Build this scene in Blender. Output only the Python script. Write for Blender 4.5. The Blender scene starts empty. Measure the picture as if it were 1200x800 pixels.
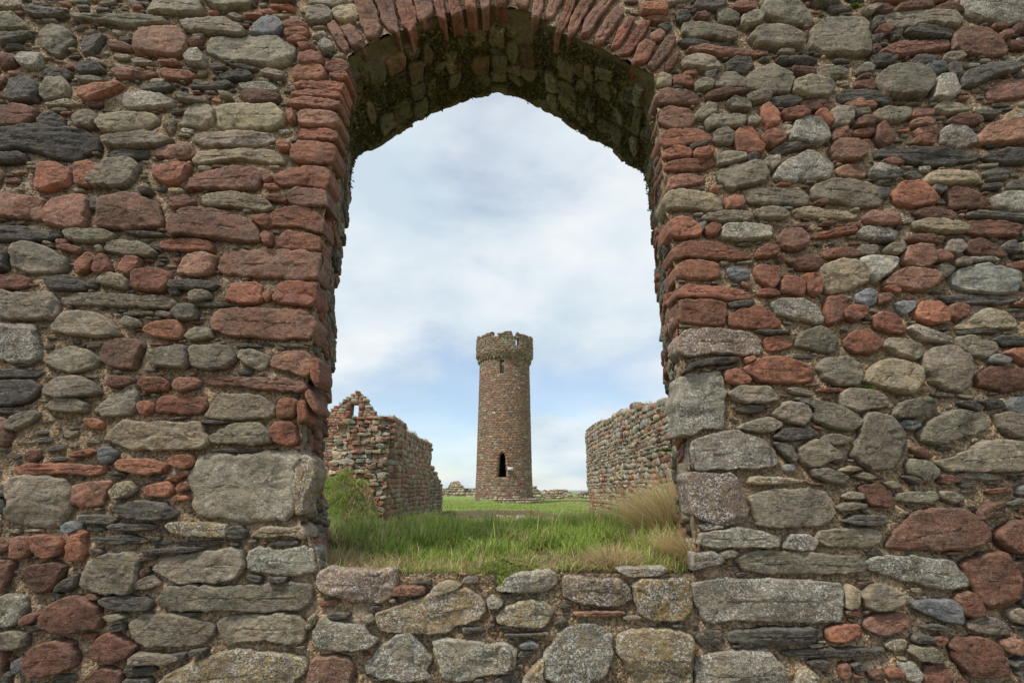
import bpy
EXPO, SUNE, CLOUD, SKYZ = 0.18, 3.4, .90, 3.7
import bpy, math, random
import numpy as np
from math import radians, sin, cos, tan, atan, pi, sqrt
S = bpy.context.scene
C = S.collection
# ------------------------------------------------------------------ camera
TILT = math.atan(174/600); CAM = (0.0, 0.0, 1.5)
cd = bpy.data.cameras.new('camera'); cam = bpy.data.objects.new('camera', cd); C.objects.link(cam)
cam.location = CAM; cam.rotation_euler = (pi/2+TILT, 0, 0)
cd.sensor_width = 36; cd.lens = 18; cd.clip_start = .05; cd.clip_end = 60000
S.camera = cam
S.render.resolution_x = 1024; S.render.resolution_y = 682
S.view_settings.view_transform = 'Standard'; S.view_settings.look = 'None'
S.view_settings.exposure = EXPO; S.view_settings.gamma = 1; S.view_settings.use_curve_mapping = False
# ------------------------------------------------------------------ world and sun
SUN_EL, SUN_AZ = radians(57), radians(228)     # azimuth clockwise from +Y: from the left, a little behind the camera
W = bpy.data.worlds.new('World'); S.world = W; W.use_nodes = True
def nd(nt, t, **k):
    n = nt.nodes.new(t)
    for a, b in k.items(): setattr(n, a, b)
    return n
def world():
    nt = W.node_tree; nt.nodes.clear(); L = nt.links.new
    out = nd(nt, 'ShaderNodeOutputWorld')
    sky = nd(nt, 'ShaderNodeTexSky', sky_type='NISHITA', sun_disc=False)
    sky.sun_elevation = SUN_EL; sky.sun_rotation = SUN_AZ; sky.air_density = 1.0; sky.dust_density = .6; sky.ozone_density = 2.5
    bg = nd(nt, 'ShaderNodeBackground'); bg.inputs[1].default_value = 0.15; L(sky.outputs[0], bg.inputs[0])
    tc = nd(nt, 'ShaderNodeTexCoord')
    sep = nd(nt, 'ShaderNodeSeparateXYZ'); L(tc.outputs['Generated'], sep.inputs[0])
    # clouds lie on a flat deck: project the direction on it
    zz = nd(nt, 'ShaderNodeMath', operation='ADD'); L(sep.outputs[2], zz.inputs[0]); zz.inputs[1].default_value = .28
    za = nd(nt, 'ShaderNodeMath', operation='MAXIMUM'); L(zz.outputs[0], za.inputs[0]); za.inputs[1].default_value = .05
    dx = nd(nt, 'ShaderNodeMath', operation='DIVIDE'); L(sep.outputs[0], dx.inputs[0]); L(za.outputs[0], dx.inputs[1])
    dy = nd(nt, 'ShaderNodeMath', operation='DIVIDE'); L(sep.outputs[1], dy.inputs[0]); L(za.outputs[0], dy.inputs[1])
    cv = nd(nt, 'ShaderNodeCombineXYZ'); L(dx.outputs[0], cv.inputs[0]); L(dy.outputs[0], cv.inputs[1]); cv.inputs[2].default_value = SKYZ
    n1 = nd(nt, 'ShaderNodeTexNoise'); n1.inputs['Scale'].default_value = 1.15; n1.inputs['Detail'].default_value = 7; n1.inputs['Roughness'].default_value = .52; n1.inputs['Distortion'].default_value = .25
    L(cv.outputs[0], n1.inputs['Vector'])
    cr = nd(nt, 'ShaderNodeMapRange', interpolation_type='SMOOTHSTEP'); L(n1.outputs[0], cr.inputs[0])
    cr.inputs[1].default_value = .34; cr.inputs[2].default_value = .58
    n2 = nd(nt, 'ShaderNodeTexNoise'); n2.inputs['Scale'].default_value = 2.6; n2.inputs['Detail'].default_value = 8; n2.inputs['Roughness'].default_value = .5
    L(cv.outputs[0], n2.inputs['Vector'])
    ramp = nd(nt, 'ShaderNodeValToRGB'); L(n2.outputs[0], ramp.inputs[0])
    e = ramp.color_ramp.elements
    e[0].position = .33; e[0].color = (.62, .74, .83, 1); e[1].position = .64; e[1].color = (.88, .925, .95, 1)
    bg2 = nd(nt, 'ShaderNodeBackground'); L(ramp.outputs[0], bg2.inputs[0]); bg2.inputs[1].default_value = CLOUD
    f = nd(nt, 'ShaderNodeMath', operation='MULTIPLY_ADD'); L(cr.outputs[0], f.inputs[0]); f.inputs[1].default_value = .66; f.inputs[2].default_value = .32
    mx = nd(nt, 'ShaderNodeMixShader'); L(f.outputs[0], mx.inputs[0]); L(bg.outputs[0], mx.inputs[1]); L(bg2.outputs[0], mx.inputs[2])
    L(mx.outputs[0], out.inputs[0])
world()
sd = bpy.data.lights.new('sun', 'SUN'); sun = bpy.data.objects.new('sun', sd); C.objects.link(sun)
sd.energy = SUNE; sd.angle = radians(10); sd.color = (1, .93, .82)
from mathutils import Vector
sv = Vector((sin(SUN_AZ)*cos(SUN_EL), cos(SUN_AZ)*cos(SUN_EL), sin(SUN_EL)))
sun.rotation_euler = sv.to_track_quat('Z', 'Y').to_euler(); sun.location = (-8, -10, 14)

# ------------------------------------------------------------------ outlines read from the place
# stones of the near wall, read as outlines: origin x,y, unit, then "kind x,y x,y ..." (kinds below)
STONES = {
(0,0,2.5): """g 69,6 72,0 94,0 97,7 84,7|G 12,4 17,4 30,6 33,8 20,9 13,7|g 34,8 50,9 65,8 78,10 80,11 62,13 45,11 36,10|o 2,1 9,1 12,4 5,5 1,4
g 0,8 8,8 12,11 14,14 2,15 0,14|G 0,17 15,16 15,18 5,21 0,22|G 2,24 4,21 10,21 12,23|g 20,14 24,12 28,12 34,16 35,20 31,24 27,27 20,23 19,20
G 39,23 42,18 46,17 50,17 47,22 44,26 40,27|R 50,20 58,20 63,22 61,24 52,23|p 65,16 72,14 86,14 88,20 87,26 80,27 64,25 63,22
w 8,28 12,26 21,26 20,31 17,33 11,32|R 0,26 8,26 8,30 3,32 0,32|G 18,37 21,33 28,32 34,34 33,37 22,37|G 36,33 40,30 48,31 50,34 44,35 37,35
o 40,29 45,28 50,30 49,31|g 62,29 68,28 73,30 70,31 64,31|p 52,33 60,32 74,34 73,36 56,37|r 75,30 84,29 84,31 76,31|r 75,33 88,33 92,36 86,38 77,37
g 36,37 44,36 50,38 47,39 38,39|G 66,40 78,40 83,42 76,43 67,43|w 59,44 66,43 76,45 83,48 80,50 70,51 60,52 58,49|r 38,42 45,40 60,40 52,44 42,48 37,46
g 20,43 23,38 30,37 33,41 32,45 22,48 20,46|G 6,37 12,36 17,39 19,44 18,48 5,48 2,45 4,40|o 21,49 32,47 40,49 33,50 23,50
R -3,50 12,50 18,52 17,56 10,60 -3,61|G 18,58 20,54 26,53 30,56 31,60 22,61|g 35,56 38,53 45,53 47,57 43,60 36,60|y 45,58 49,55 60,54 73,54 75,57 70,60 56,63 48,62
o 77,56 81,54 83,57 80,63 77,60|G -4,61 20,60 40,62 47,66 47,70 36,75 28,75 15,71 -4,70|g 48,66 55,65 68,62 76,64 82,66 75,69 60,70 50,69
G 49,73 58,71 70,71 69,74 55,75|G -3,73 12,72 13,76 -3,77|p 72,71 80,68 90,68 92,73 86,75 73,74|r 35,77 42,75 48,79 46,84 42,88 36,87
r 19,77 27,77 34,80 33,87 23,90 16,89|g 48,79 53,74 62,74 66,78 62,84 58,88 44,88 41,85""",
(200,0,2.5): """g 15,-2 42,-2 36,3 28,5 20,4|R 47,-1 58,-1 58,2 47,2|r 47,3 58,3 58,5 47,4|g 4,11 10,10 24,9 31,12 36,15 34,17 20,16 7,15|g 27,8 30,7 35,9 31,10
r 35,8 44,8 44,9 36,9|b 37,16 40,12 46,9 51,10 54,13 50,18 44,18|g 17,21 20,18 30,18 50,18 58,22 59,26 57,30 45,31 30,29 20,27 17,24|R 9,20 16,18 15,21 10,23
w 7,27 10,24 14,24 17,28 16,31 10,31 7,29|G 18,31 22,30 27,32 20,33|G 27,31 36,32 42,33 36,34|G 22,36 28,34 37,34 39,36 35,38 26,38
g 42,35 46,33 54,35 53,38 46,36|G 9,41 20,40 26,38 30,40 22,42 11,42|w 32,40 38,39 46,39 51,42 48,43 34,43|R 33,45 36,43 50,44 52,46 50,48 36,49
g 2,45 5,44 12,47 18,47 18,49 6,48|g 23,44 28,45 30,47 25,47|g 10,49 18,49 21,52 20,58 15,60 4,59 6,56|y 22,53 25,50 50,50 54,53 53,58 49,61 22,61
g 12,63 18,62 32,62 48,63 51,66 45,68 36,69 14,68 11,66|y 10,75 14,71 30,70 48,71 54,75 54,77 48,77 30,75 16,77 11,77|p 0,70 8,69 10,72 8,74 0,74
R 0,77 5,76 6,79 0,79|g 63,8 65,4 72,3 76,6 76,9 70,11 65,11|g 64,2 68,-2 80,-2 84,2 76,4 72,3|y 75,6 80,3 88,2 91,4 91,7 86,10 78,10
r 54,11 62,11 65,13 60,14 53,14|r 53,15 62,14 66,16 62,18 54,18|w 66,18 72,15 74,18 70,19|r 54,20 60,18 66,20 60,21|w 69,22 73,19 77,22 77,24 71,24
r 60,22 68,22 68,24 62,25|r 60,27 66,25 72,27 71,30 64,31 60,30|jr 57,34 60,31 70,31 73,34 72,38 58,38|jr 72,31 80,28 84,30 83,34 74,34
jr 74,35 82,34 84,37 78,38|jr 57,39 76,38 82,39 80,43 60,42|jr 56,44 66,43 80,44 80,47 58,46|jr 54,48 62,46 80,48 80,51 72,52 56,50
jp 60,53 66,52 76,53 80,56 79,60 60,59|jr 60,61 62,60 76,61 79,63 78,66 60,65|jr 56,69 60,66 76,67 78,72 76,77 62,77 56,75
r 50,68 54,67 57,68 56,71 51,71|r 55,53 58,52 59,57 56,59""",
(200,200,2.5): """p 4,7 10,4 20,1 30,-2 41,-1 43,2 41,8 36,9 20,9 6,9|r 43,2 46,1 48,4 44,6|r 44,7 50,7 51,9 45,9|jr 48,3 54,0 64,-2 75,-1 75,7 72,9 60,7 50,7
jp 55,11 59,8 73,9 74,13 74,17 60,17 55,15|r 44,12 50,11 55,13 54,15 46,14|y 15,14 18,11 31,10 40,12 47,15 48,18 45,19 30,17 16,17
o 0,9 7,9 6,11 0,11|R 0,12 7,11 12,15 8,17 0,18|p 3,20 8,18 18,18 30,21 25,22 5,21|p 0,22 10,21 33,21 40,25 43,30 42,33 36,34 22,32 8,31 0,31
r 37,22 47,21 46,27 42,26|jr 47,20 52,17 64,17 72,22 72,30 66,28 56,26 46,26|r 43,31 45,29 48,30 48,35 44,35|jr 50,32 54,28 68,30 71,33 70,38 50,36
jp 22,42 26,38 50,37 71,38 71,44 69,51 60,51 40,50 26,48 22,46|r -5,33 8,32 18,33 21,36 20,38 8,38 -5,37|p 3,48 7,40 15,38 22,40 21,46 17,49 12,50
G 0,52 10,51 20,52 24,54 20,56 0,56|r 26,60 29,53 36,52 43,53 43,62 36,63 26,61|r 43,58 46,56 47,59 45,62|jr 47,60 52,53 62,52 69,53 69,61 66,64 56,63 49,62
g 9,58 11,56 19,57 20,60 12,62 9,61|G 12,62 22,62 30,63 24,64 13,64|g 1,67 5,63 12,63 13,67 12,70 4,70|jp 18,70 22,65 36,64 50,65 64,65 68,69 67,78 64,79 45,79 28,78 20,75
g 8,78 12,74 19,74 20,78 16,79 9,80""",
(0,200,2.5): """p -3,10 10,11 21,13 21,18 19,23 8,22 -3,22|p 21,20 26,13 40,11 42,14 41,27 30,27 21,25|p 47,24 48,12 56,11 66,11 75,16 77,23 76,27 60,28 46,27|G 42,13 46,12 46,18 43,18
r 72,0 84,-3 90,-2 86,6 78,7 72,3|G 66,8 72,9 70,11 66,11|G -3,26 10,26 28,29 29,31 20,33 -3,33|g 30,29 36,28 50,28 55,30 53,33 44,34 33,33|G 58,29 70,29 80,31 66,31
g 49,35 56,33 68,34 74,38 71,41 60,40 50,38|G 70,35 75,35 76,38 73,37|g 6,35 12,33 22,36 32,41 31,46 28,48 12,48 6,45 5,39|R 27,37 33,35 40,37 36,39
g 45,36 48,35 49,38 46,39|r 36,43 42,38 46,41 42,46 37,49 36,47|r 45,48 47,41 50,39 53,46 52,48 47,49|r 56,46 60,41 67,41 66,46 61,50 57,47
r 63,53 64,48 72,46 80,47 80,54 76,57 63,56|R -2,49 10,49 15,51 12,55 -2,56|G 21,50 33,49 42,53 40,56 26,56 21,53|G 42,52 46,52 46,55 42,55
y 46,52 50,48 58,49 62,52 60,56 50,54|g -2,56 14,58 24,57 28,62 27,69 14,70 -2,69|g 28,60 38,57 60,58 80,59 83,62 80,65 60,64 42,63 30,63|G -3,36 4,38 4,46 -3,48
g 24,73 32,66 45,66 53,71 58,77 50,78 36,77 25,76|G 58,67 63,66 68,68 60,69|g 57,72 60,68 66,70 67,73 62,74|r 67,75 72,71 84,70 86,73 86,79 78,79 70,77
G 79,56 84,54 84,58 80,58|w -2,72 16,72 19,80 19,88 16,90 5,90 -2,88""",
(0,400,2.5): """g 20,8 28,3 34,2 42,4 48,8 44,12 34,15 26,13|p 49,2 52,-1 66,-1 68,1 65,9 63,14 52,12 48,9|g 70,7 74,4 84,2 88,2 89,10 86,13 74,12|G -3,13 12,13 22,14 16,17 -3,17
G -3,18 14,18 19,20 18,25 12,29 -3,31|g 22,22 28,17 38,16 45,20 48,24 42,26 30,27 22,25|g 22,31 27,27 38,27 42,29 41,33 34,34 24,32|g 44,33 50,27 60,21 64,20 65,26 65,32 60,35 48,35
R 51,18 54,16 63,17 64,19 60,21 52,22|r 65,20 70,17 78,17 80,20 78,23 70,24|r 66,30 68,28 72,28 73,31 69,35 67,34|r 73,33 76,25 96,26 97,30 95,34 80,34
G -2,31 10,31 14,31 10,34 -2,34|g 4,38 10,34 17,32 19,34 16,38 8,42 4,41|p -3,35 4,36 6,46 3,49 -3,49|r 40,37 45,36 49,38 48,41 44,41
y 48,46 54,40 60,36 72,38 94,37 97,42 99,48 96,50 80,51 63,51 54,48|R 12,53 15,50 19,51 19,54 16,56 13,56|r 32,53 38,51 43,50 46,52 40,54 33,54
b 47,51 51,49 56,52 53,56 49,58 47,55|r 6,59 12,57 30,57 48,58 50,60 46,63 30,62 10,63|r 54,57 57,55 70,55 79,57 78,61 66,63 56,60|r 80,55 84,53 90,53 91,57 86,60 81,58
g 4,66 8,63 20,63 32,65 34,67 34,78 32,82 28,87 16,87 4,84 3,80 6,77 4,70|p 35,67 40,66 53,65 50,70 48,77 40,78 34,76|o 52,70 56,66 62,65 65,69 60,73 54,74
r 68,71 70,67 80,65 82,70 79,73 70,73|r 78,64 88,60 89,62 82,66|r 83,68 88,65 89,69 84,71|G 54,76 66,74 76,75 84,80 82,83 66,84 58,82 53,79
G 38,81 48,81 56,83 52,86 38,85|G -2,69 4,70 4,73 -2,72|G -2,73 3,74 4,80 -2,81""",
(200,400,2.5): """g 9,3 12,2 28,2 30,5 31,9 26,13 18,14 10,12|g 32,4 40,4 47,7 46,11 42,14 36,11 32,8|jp 47,9 52,5 62,4 66,7 67,14 63,17 55,14 47,12|jr 66,8 70,8 71,18 68,22 66,16
G 31,1 43,2 43,3 33,3|G 50,1 60,2 66,3 55,3|p 2,21 4,17 12,17 15,19 13,22 4,24|jp 15,19 17,16 24,15 32,17 55,17 63,19 64,23 60,24 44,23 30,21 18,21
jr 63,24 65,22 70,32 68,34 64,28|y 16,35 22,25 26,24 42,25 49,30 49,34 46,36 26,37 17,36|r 51,28 54,26 60,27 58,36 50,36|jr 60,29 63,27 65,36 60,39
r 47,41 51,37 58,38 60,48 54,49 50,48 47,44|G 14,38 20,37 28,38 22,39|g 18,45 24,41 31,38 42,38 47,43 47,48 40,49 24,48 19,47|G 18,51 30,50 45,51 30,52
jY 9,60 13,56 14,53 40,52 60,51 61,54 58,60 57,72 58,80 54,84 40,85 28,84 12,82 9,76 11,72 8,66|jo 59,56 62,53 66,55 68,62 66,68 63,72 62,80 58,82 57,70
r 0,54 8,52 11,54 10,59 4,60 0,57|r 2,72 8,72 9,74 2,75""",
(0,600,2.5): """o 78,6 82,4 106,5 107,9 106,12 84,11|G 50,7 54,5 68,5 75,6 73,8 60,9 52,8|b 31,6 34,4 38,6 39,8 34,10 31,9|r 34,11 38,8 42,9 40,12 41,18 39,23 33,23 33,16
r 7,11 15,11 16,17 14,21 8,22 7,16|r 16,12 18,10 28,11 30,14 29,20 22,22 17,18|R -2,12 6,12 7,15 4,18 -2,19|G 43,12 50,12 58,10 68,12 70,14 64,15 48,15
p -2,22 6,22 7,25 4,32 2,38 -2,38|R 12,26 18,24 28,23 32,25 29,32 22,38 17,38 14,33|G 44,17 48,17 49,19 46,21|g 38,30 42,23 52,19 62,18 66,22 65,32 62,38 52,38 40,36 38,33
G 66,18 84,16 97,16 96,18 84,19 68,19|G 66,21 74,20 73,22 66,23|R 67,27 70,25 71,28 67,31|g 64,33 70,29 74,31 76,34 70,36 64,36
g 72,26 78,21 96,18 108,16 114,18 115,22 114,28 110,32 100,33 84,33 74,29|G 26,37 30,32 38,28 36,35 32,37|R 21,50 26,42 36,38 42,40 47,44 49,50 47,54 36,56 26,56 22,53
R 42,38 46,38 47,41 43,40|G 47,41 52,39 70,39 72,43 70,46 56,46 48,43|jg 74,42 78,35 86,34 120,34 144,33 146,36 146,42 143,45 130,47 110,46 84,46 76,45
w -2,40 6,38 12,39 13,44 10,50 6,53 -2,55|R 11,50 15,47 20,47 18,51 12,53|G 14,53 20,52 21,54 16,56|g 50,48 57,47 60,49 54,51|G 52,53 58,52 59,55 53,56
g -2,57 6,55 13,57 13,62 8,64 -2,63|g 61,52 66,48 84,47 100,52 101,57 95,62 82,63 70,63 62,59|R 14,68 18,62 26,59 34,60 38,66 36,72 28,75 18,77 13,75
R 42,63 48,57 54,56 60,60 64,63 60,68 52,71 44,69|g 61,68 65,65 84,66 86,68 80,71 62,71|G 59,73 72,72 74,74 66,76 58,75|R 40,80 44,74 50,72 58,74 56,84 40,84
G 58,78 70,77 72,79 70,82 58,82|jo 70,84 76,77 84,73 98,67 116,64 138,65 144,68 143,75 139,80 138,86 72,86|R -2,64 3,63 3,72 2,80 -2,80|b 7,70 12,67 14,70 12,74 8,75
G 0,80 4,74 6,76 4,81""",
(200,600,2.5): """G 27,7 33,6 36,9 35,12 30,13 27,11|G 0,14 26,13 27,14 10,15|jo 37,12 44,6 56,7 60,6 63,9 63,13 54,11 46,12 40,12|jw 36,18 42,16 52,18 62,15 67,18 68,28 60,30 40,28 36,26
G 36,29 43,30 42,33 37,32|G 46,30 55,30 54,33 47,33|jg 22,52 26,48 40,48 52,47 60,48 64,52 63,58 62,62 54,61 44,59 34,61 28,63 23,58|o 64,52 66,48 68,48 68,52 65,55
G 0,47 15,47 10,49 0,48|G 0,66 8,65 8,68 0,70|G 10,64 18,63 16,66 11,67""",
(350,620,2.25): """sP 10,22 18,19 30,21 45,20 51,21 51,28 49,35 42,39 32,38 20,35 12,33 10,28|sR 49,32 52,29 66,29 66,34 56,34 49,35|sy 70,30 78,26 86,29 76,34 68,35
so 41,43 46,41 60,36 72,33 78,31 90,31 96,36 98,42 92,47 84,50 78,54 60,54 44,54 41,50|sw 98,37 101,34 107,38 104,41 99,41|G 14,45 18,43 27,43 26,46 20,47
sw 8,52 12,46 20,47 34,50 38,54 42,57 38,61 26,63 10,62 8,58|g 33,45 38,44 40,47 36,48|sp 5,75 8,66 20,65 28,67 29,72 27,80 26,84 4,84
sw 34,71 44,60 52,54 58,53 64,60 70,68 66,72 70,77 60,79 44,78 35,75|sw 69,58 74,56 90,58 110,60 114,63 112,73 100,76 85,79 76,79 73,70""",
(590,620,2.25): """sw -4,32 0,25 10,22 24,21 28,24 28,28 22,32 10,33|sP 31,24 40,24 52,26 60,26 66,29 67,36 62,40 50,40 36,38 31,34|sw 59,20 70,20 84,19 86,21 80,24 66,25 60,22
so 67,28 72,25 90,25 96,25 98,32 98,42 92,47 76,48 70,42 68,36|so -4,45 2,40 12,36 22,38 27,42 22,50 18,52 8,50 -3,49|p 35,43 44,42 62,42 64,44 50,46 38,45
G 26,49 31,46 33,47 28,50|G 0,54 22,53 24,54 2,56|b 8,60 14,57 19,60 17,62 9,62|G 7,66 10,63 16,63 12,67|w 0,60 4,62 5,70 2,74 -3,74 -2,62
sw 22,62 30,52 42,49 52,50 57,56 57,66 54,74 48,80 30,80 20,77 18,72|so 59,56 66,52 80,51 92,52 98,56 99,74 99,82 64,82 66,76 60,66|so 10,78 18,68 21,66 20,76 24,82 10,82""",
(750,0,2.5): """g 8,-2 24,-2 20,2 12,3|G 25,2 32,-1 40,-1 40,4 34,5 27,5|R 42,5 46,2 54,3 54,6 46,6|g 56,1 62,-1 72,0 80,7 81,12 74,12 62,10 58,7|G 76,-2 92,-2 90,3 82,3
g 36,5 40,4 46,8 46,11 38,11 36,8|g 47,9 54,6 58,8 56,12 50,14 47,12|R 25,8 30,6 33,8 30,10|G 17,6 22,5 24,9 19,11 17,9|g 20,11 24,10 34,12 44,14 46,18 42,20 34,18 24,18 20,15
g 51,18 54,14 62,13 68,13 72,16 76,18 76,23 66,23 54,22|g 80,14 88,8 105,9 107,13 106,17 108,22 107,26 88,26 80,23 79,19|r 0,3 10,2 13,4 12,7 4,7 0,6|r 2,8 12,8 15,10 6,11
G 8,12 14,11 15,13 12,15|p 4,17 9,14 12,16 10,19 6,20|G 17,20 22,19 32,20 33,22 22,22|G 34,22 46,23 46,24 36,24|p 21,24 30,22 42,24 60,24 60,26 40,27 26,25
g 19,29 26,26 32,27 37,31 38,33 30,33 20,32|G 40,30 44,27 52,27 53,31 50,34 44,34 41,33|g 63,26 66,24 72,24 72,26|G 63,28 76,27 84,29 78,31 66,30|G 56,28 60,27 61,29 57,29
g 49,37 53,33 62,30 70,34 72,38 70,44 60,44 50,42|R 70,32 78,32 83,34 80,36 73,35|g 82,33 88,31 97,33 98,35 90,37 83,36|g 72,39 78,37 88,38 91,42 88,46 76,46 71,43
g 33,38 38,34 44,34 48,38 50,42 40,42 35,41|G 30,35 36,34 34,38 31,38|g 25,40 28,38 34,39 34,42 26,43|y 8,37 10,34 15,36 15,40 8,41|r 15,36 20,35 25,38 24,41 16,40
r 20,34 26,33 27,35 22,36|R 30,45 36,43 48,43 50,44 40,46 32,47|jp 6,46 10,42 20,43 28,46 27,49 14,49 8,49|g 49,46 54,44 62,45 60,48 51,49|g 40,49 44,46 50,48 52,52 44,52
G 61,46 74,45 76,48 72,50 62,50|R 75,48 84,47 91,48 91,52 82,52 75,50|g 26,53 32,48 36,49 36,53 30,56 26,56|jp 9,53 13,50 24,52 26,57 24,60 16,61 9,58|g 30,57 34,54 44,54 50,55 48,60 36,60 31,61
g 50,56 54,53 57,57 54,59 50,59|r 56,51 60,49 64,54 65,59 60,61 57,55|r 65,53 74,51 80,54 74,57 68,56|r 82,53 86,52 90,58 88,60 84,56|w 70,62 72,58 78,55 84,55 88,61 88,66 82,69 74,67 70,66
jr 9,64 12,61 26,60 33,64 34,66 24,68 12,69 9,67|G 23,68 33,66 30,68 24,70|g 34,62 40,60 44,63 43,68 35,67|r 43,65 47,59 52,59 56,65 59,71 52,73 45,71
r 57,63 62,61 66,64 68,66 62,70 58,67|y 62,60 70,59 72,62 68,64|G 61,71 66,68 76,67 80,69 72,71 64,73|jr 10,72 16,69 24,70 24,74 12,75|r 25,71 32,70 35,72 30,75 25,74
jr 11,77 20,75 34,75 36,77 30,80 12,80|g 35,74 40,72 49,73 50,75 42,77 36,78|G 50,73 54,72 56,74 54,76 51,76|g 57,76 60,74 65,73 66,76 62,80 58,78
w 63,80 70,75 78,71 84,73 90,78 90,82 88,84 74,85 62,84|g 37,80 44,77 56,76 60,82 58,86 48,88 42,90 36,84|R 90,61 96,60 98,66 90,67|g 89,52 92,51 100,52 99,57 96,60 89,60""",
(970,0,2.5): """R 16,4 26,3 31,6 24,7 17,6|R 31,4 36,2 48,1 49,5 40,6 32,6|R 50,4 56,2 64,4 63,6 52,6|R 20,-2 38,-2 38,1 22,2|R 40,-2 56,-2 56,1 42,1|G -3,-1 6,-1 5,2 -3,2|G 0,3 8,3 12,5 2,6
g 16,6 20,4 25,4 22,6 19,8|g 22,9 30,6 44,6 60,6 63,9 61,13 48,12 34,14 24,11|w 62,3 64,-3 88,-3 93,2 95,11 86,12 74,10 66,8|G 20,10 24,9 26,13 22,14|R 22,14 27,13 30,15 26,17
G 36,15 42,13 54,13 59,15 58,18 46,18 38,17|G 20,17 27,16 24,20 20,20|G 29,16 35,14 34,18 30,19|p 58,18 62,14 70,13 78,15 83,21 84,25 76,27 64,26 58,23|R 24,24 34,20 46,19 57,19 57,23 44,25 32,27
R 20,22 23,22 24,25 20,26|R 76,12 82,11 84,14 78,14|R 80,16 84,15 86,18 81,19|R 86,13 94,12 94,16 87,16|R 84,20 90,20 94,23 86,23|G 38,29 42,26 52,27 50,30 42,31
G 19,27 24,26 33,28 28,31 20,31|y 54,26 62,25 64,28 58,30 54,28|b 45,31 50,29 55,30 56,33 50,35 47,34|g 22,37 28,32 40,31 46,33 49,38 48,43 44,46 34,46 26,44 23,40
G 56,30 62,30 62,35 58,36|w 49,44 51,36 58,36 59,40 60,45 56,48 48,47|G 62,38 64,34 74,31 86,30 92,32 84,35 76,37 68,41 64,41|p 74,44 80,38 95,37 95,45 82,47 76,47
g 0,33 4,32 10,34 6,36 0,36|g 13,33 17,30 22,32 20,35 14,35|R 13,37 18,35 20,37 14,38|R 12,39 20,38 23,41 20,43 13,41|G 4,46 6,43 12,42 26,44 30,48 28,50 14,48 6,48
R 25,43 28,44 28,47 25,46|p 7,49 12,47 20,48 23,51 14,51|g 21,53 28,51 39,51 38,56 30,58 22,57|g 12,52 18,51 20,54 13,55|R 11,58 16,55 22,56 21,60 12,60|R 11,62 18,60 22,62 20,64 12,64
R 22,60 26,57 28,62 31,67 26,69 22,66|p 38,55 40,52 49,52 49,55 40,56|p 37,58 44,56 50,57 49,60 39,60|p 40,61 50,59 51,63 42,64|g 49,51 53,48 62,50 66,53 54,54
R 55,57 62,54 70,56 72,58 66,60 58,59|G 68,53 80,53 78,56 70,55|o 82,55 86,52 94,52 94,56 84,57|w 53,62 57,58 64,60 69,64 69,68 60,70 53,67|p 69,64 74,59 82,57 94,58 94,67 80,68 70,68
R 40,65 46,64 50,67 48,69 42,68|p 0,70 4,66 12,66 18,70 17,74 12,76 3,75|G 21,71 26,69 40,70 56,70 68,72 72,75 60,77 48,78 38,76 30,74 22,74|R 24,76 30,74 36,77 30,78
G 70,74 84,70 94,71 94,77 80,77|p 4,79 10,77 17,79 18,83 12,84 5,83|w 19,80 22,77 30,77 34,80 34,84 24,86 19,83""",
(750,200,2.5): """jp 12,9 14,3 22,1 30,4 29,6 20,7 13,10|jy 11,12 14,9 24,9 36,11 39,15 39,19 32,19 18,18 13,18 11,15|r 40,14 44,11 48,12 49,17 44,19 40,18|r 33,8 36,9 36,11 33,10
g 47,10 54,9 74,9 80,12 79,16 66,16 52,16 49,13|g 79,9 84,6 92,4 104,5 112,8 115,12 112,17 104,17 92,15 82,14|R 81,15 86,14 88,16 84,17|g 28,22 32,20 48,19 53,22 50,24 38,24 29,23
g 53,19 58,18 66,18 70,21 68,23 56,23|y 71,19 76,17 96,19 103,22 98,23 80,22 73,22|jr 12,25 17,22 22,22 26,24 29,28 28,31 16,32 13,30|r 30,27 33,25 38,26 36,30 32,31
b 27,25 31,24 30,28 28,28|w 37,31 40,25 50,25 62,26 61,32 48,33 38,32|p 64,32 67,28 74,27 79,31 78,36 72,38 66,36|r 80,30 92,27 101,27 102,29 90,31 80,32|R 72,25 79,25 78,27 73,27
R 84,25 89,24 90,26 85,26|jr 14,38 20,33 32,33 40,35 52,40 51,42 38,42 22,41 16,42|r 54,38 58,35 63,36 65,39 60,41 54,41|r 64,42 66,39 68,40 66,43|R 69,41 74,39 82,40 86,44 82,47 74,46 70,43
R 85,38 92,36 102,37 103,40 94,41 86,41|jr 16,45 22,42 34,43 37,46 37,51 28,51 17,51|b 40,46 45,45 50,47 51,50 46,52 42,50|r 53,46 56,44 60,45 65,45 66,49 64,54 61,56 55,51
r 65,52 68,49 74,50 78,53 77,58 66,57|r 75,49 83,49 85,54 83,59 79,57 77,52|y 83,46 88,43 92,42 100,42 107,49 107,52 98,56 88,58 84,52|jr 16,57 22,53 34,54 46,56 53,59 53,61 44,61 28,59 18,60
r 54,57 60,55 66,58 64,59 55,59|r 47,52 52,54 51,56 48,54|G 41,62 46,61 54,61 50,64 42,64|jr 18,61 22,60 40,61 41,66 40,73 24,72 18,71|r 41,68 46,65 56,63 62,67 67,72 64,74 50,74 42,73
w 61,62 66,60 76,60 84,65 86,70 84,72 74,70 64,67|r 87,59 92,59 96,62 97,68 92,72 88,72 86,66|G 53,75 60,75 72,76 60,77|jP 17,78 22,74 38,74 52,77 57,83 56,87 40,86 30,86 22,88 17,84
r 57,79 64,77 70,79 72,82 66,84 60,85|g 72,82 75,76 84,72 91,76 93,80 92,85 84,85 76,83""",
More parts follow.
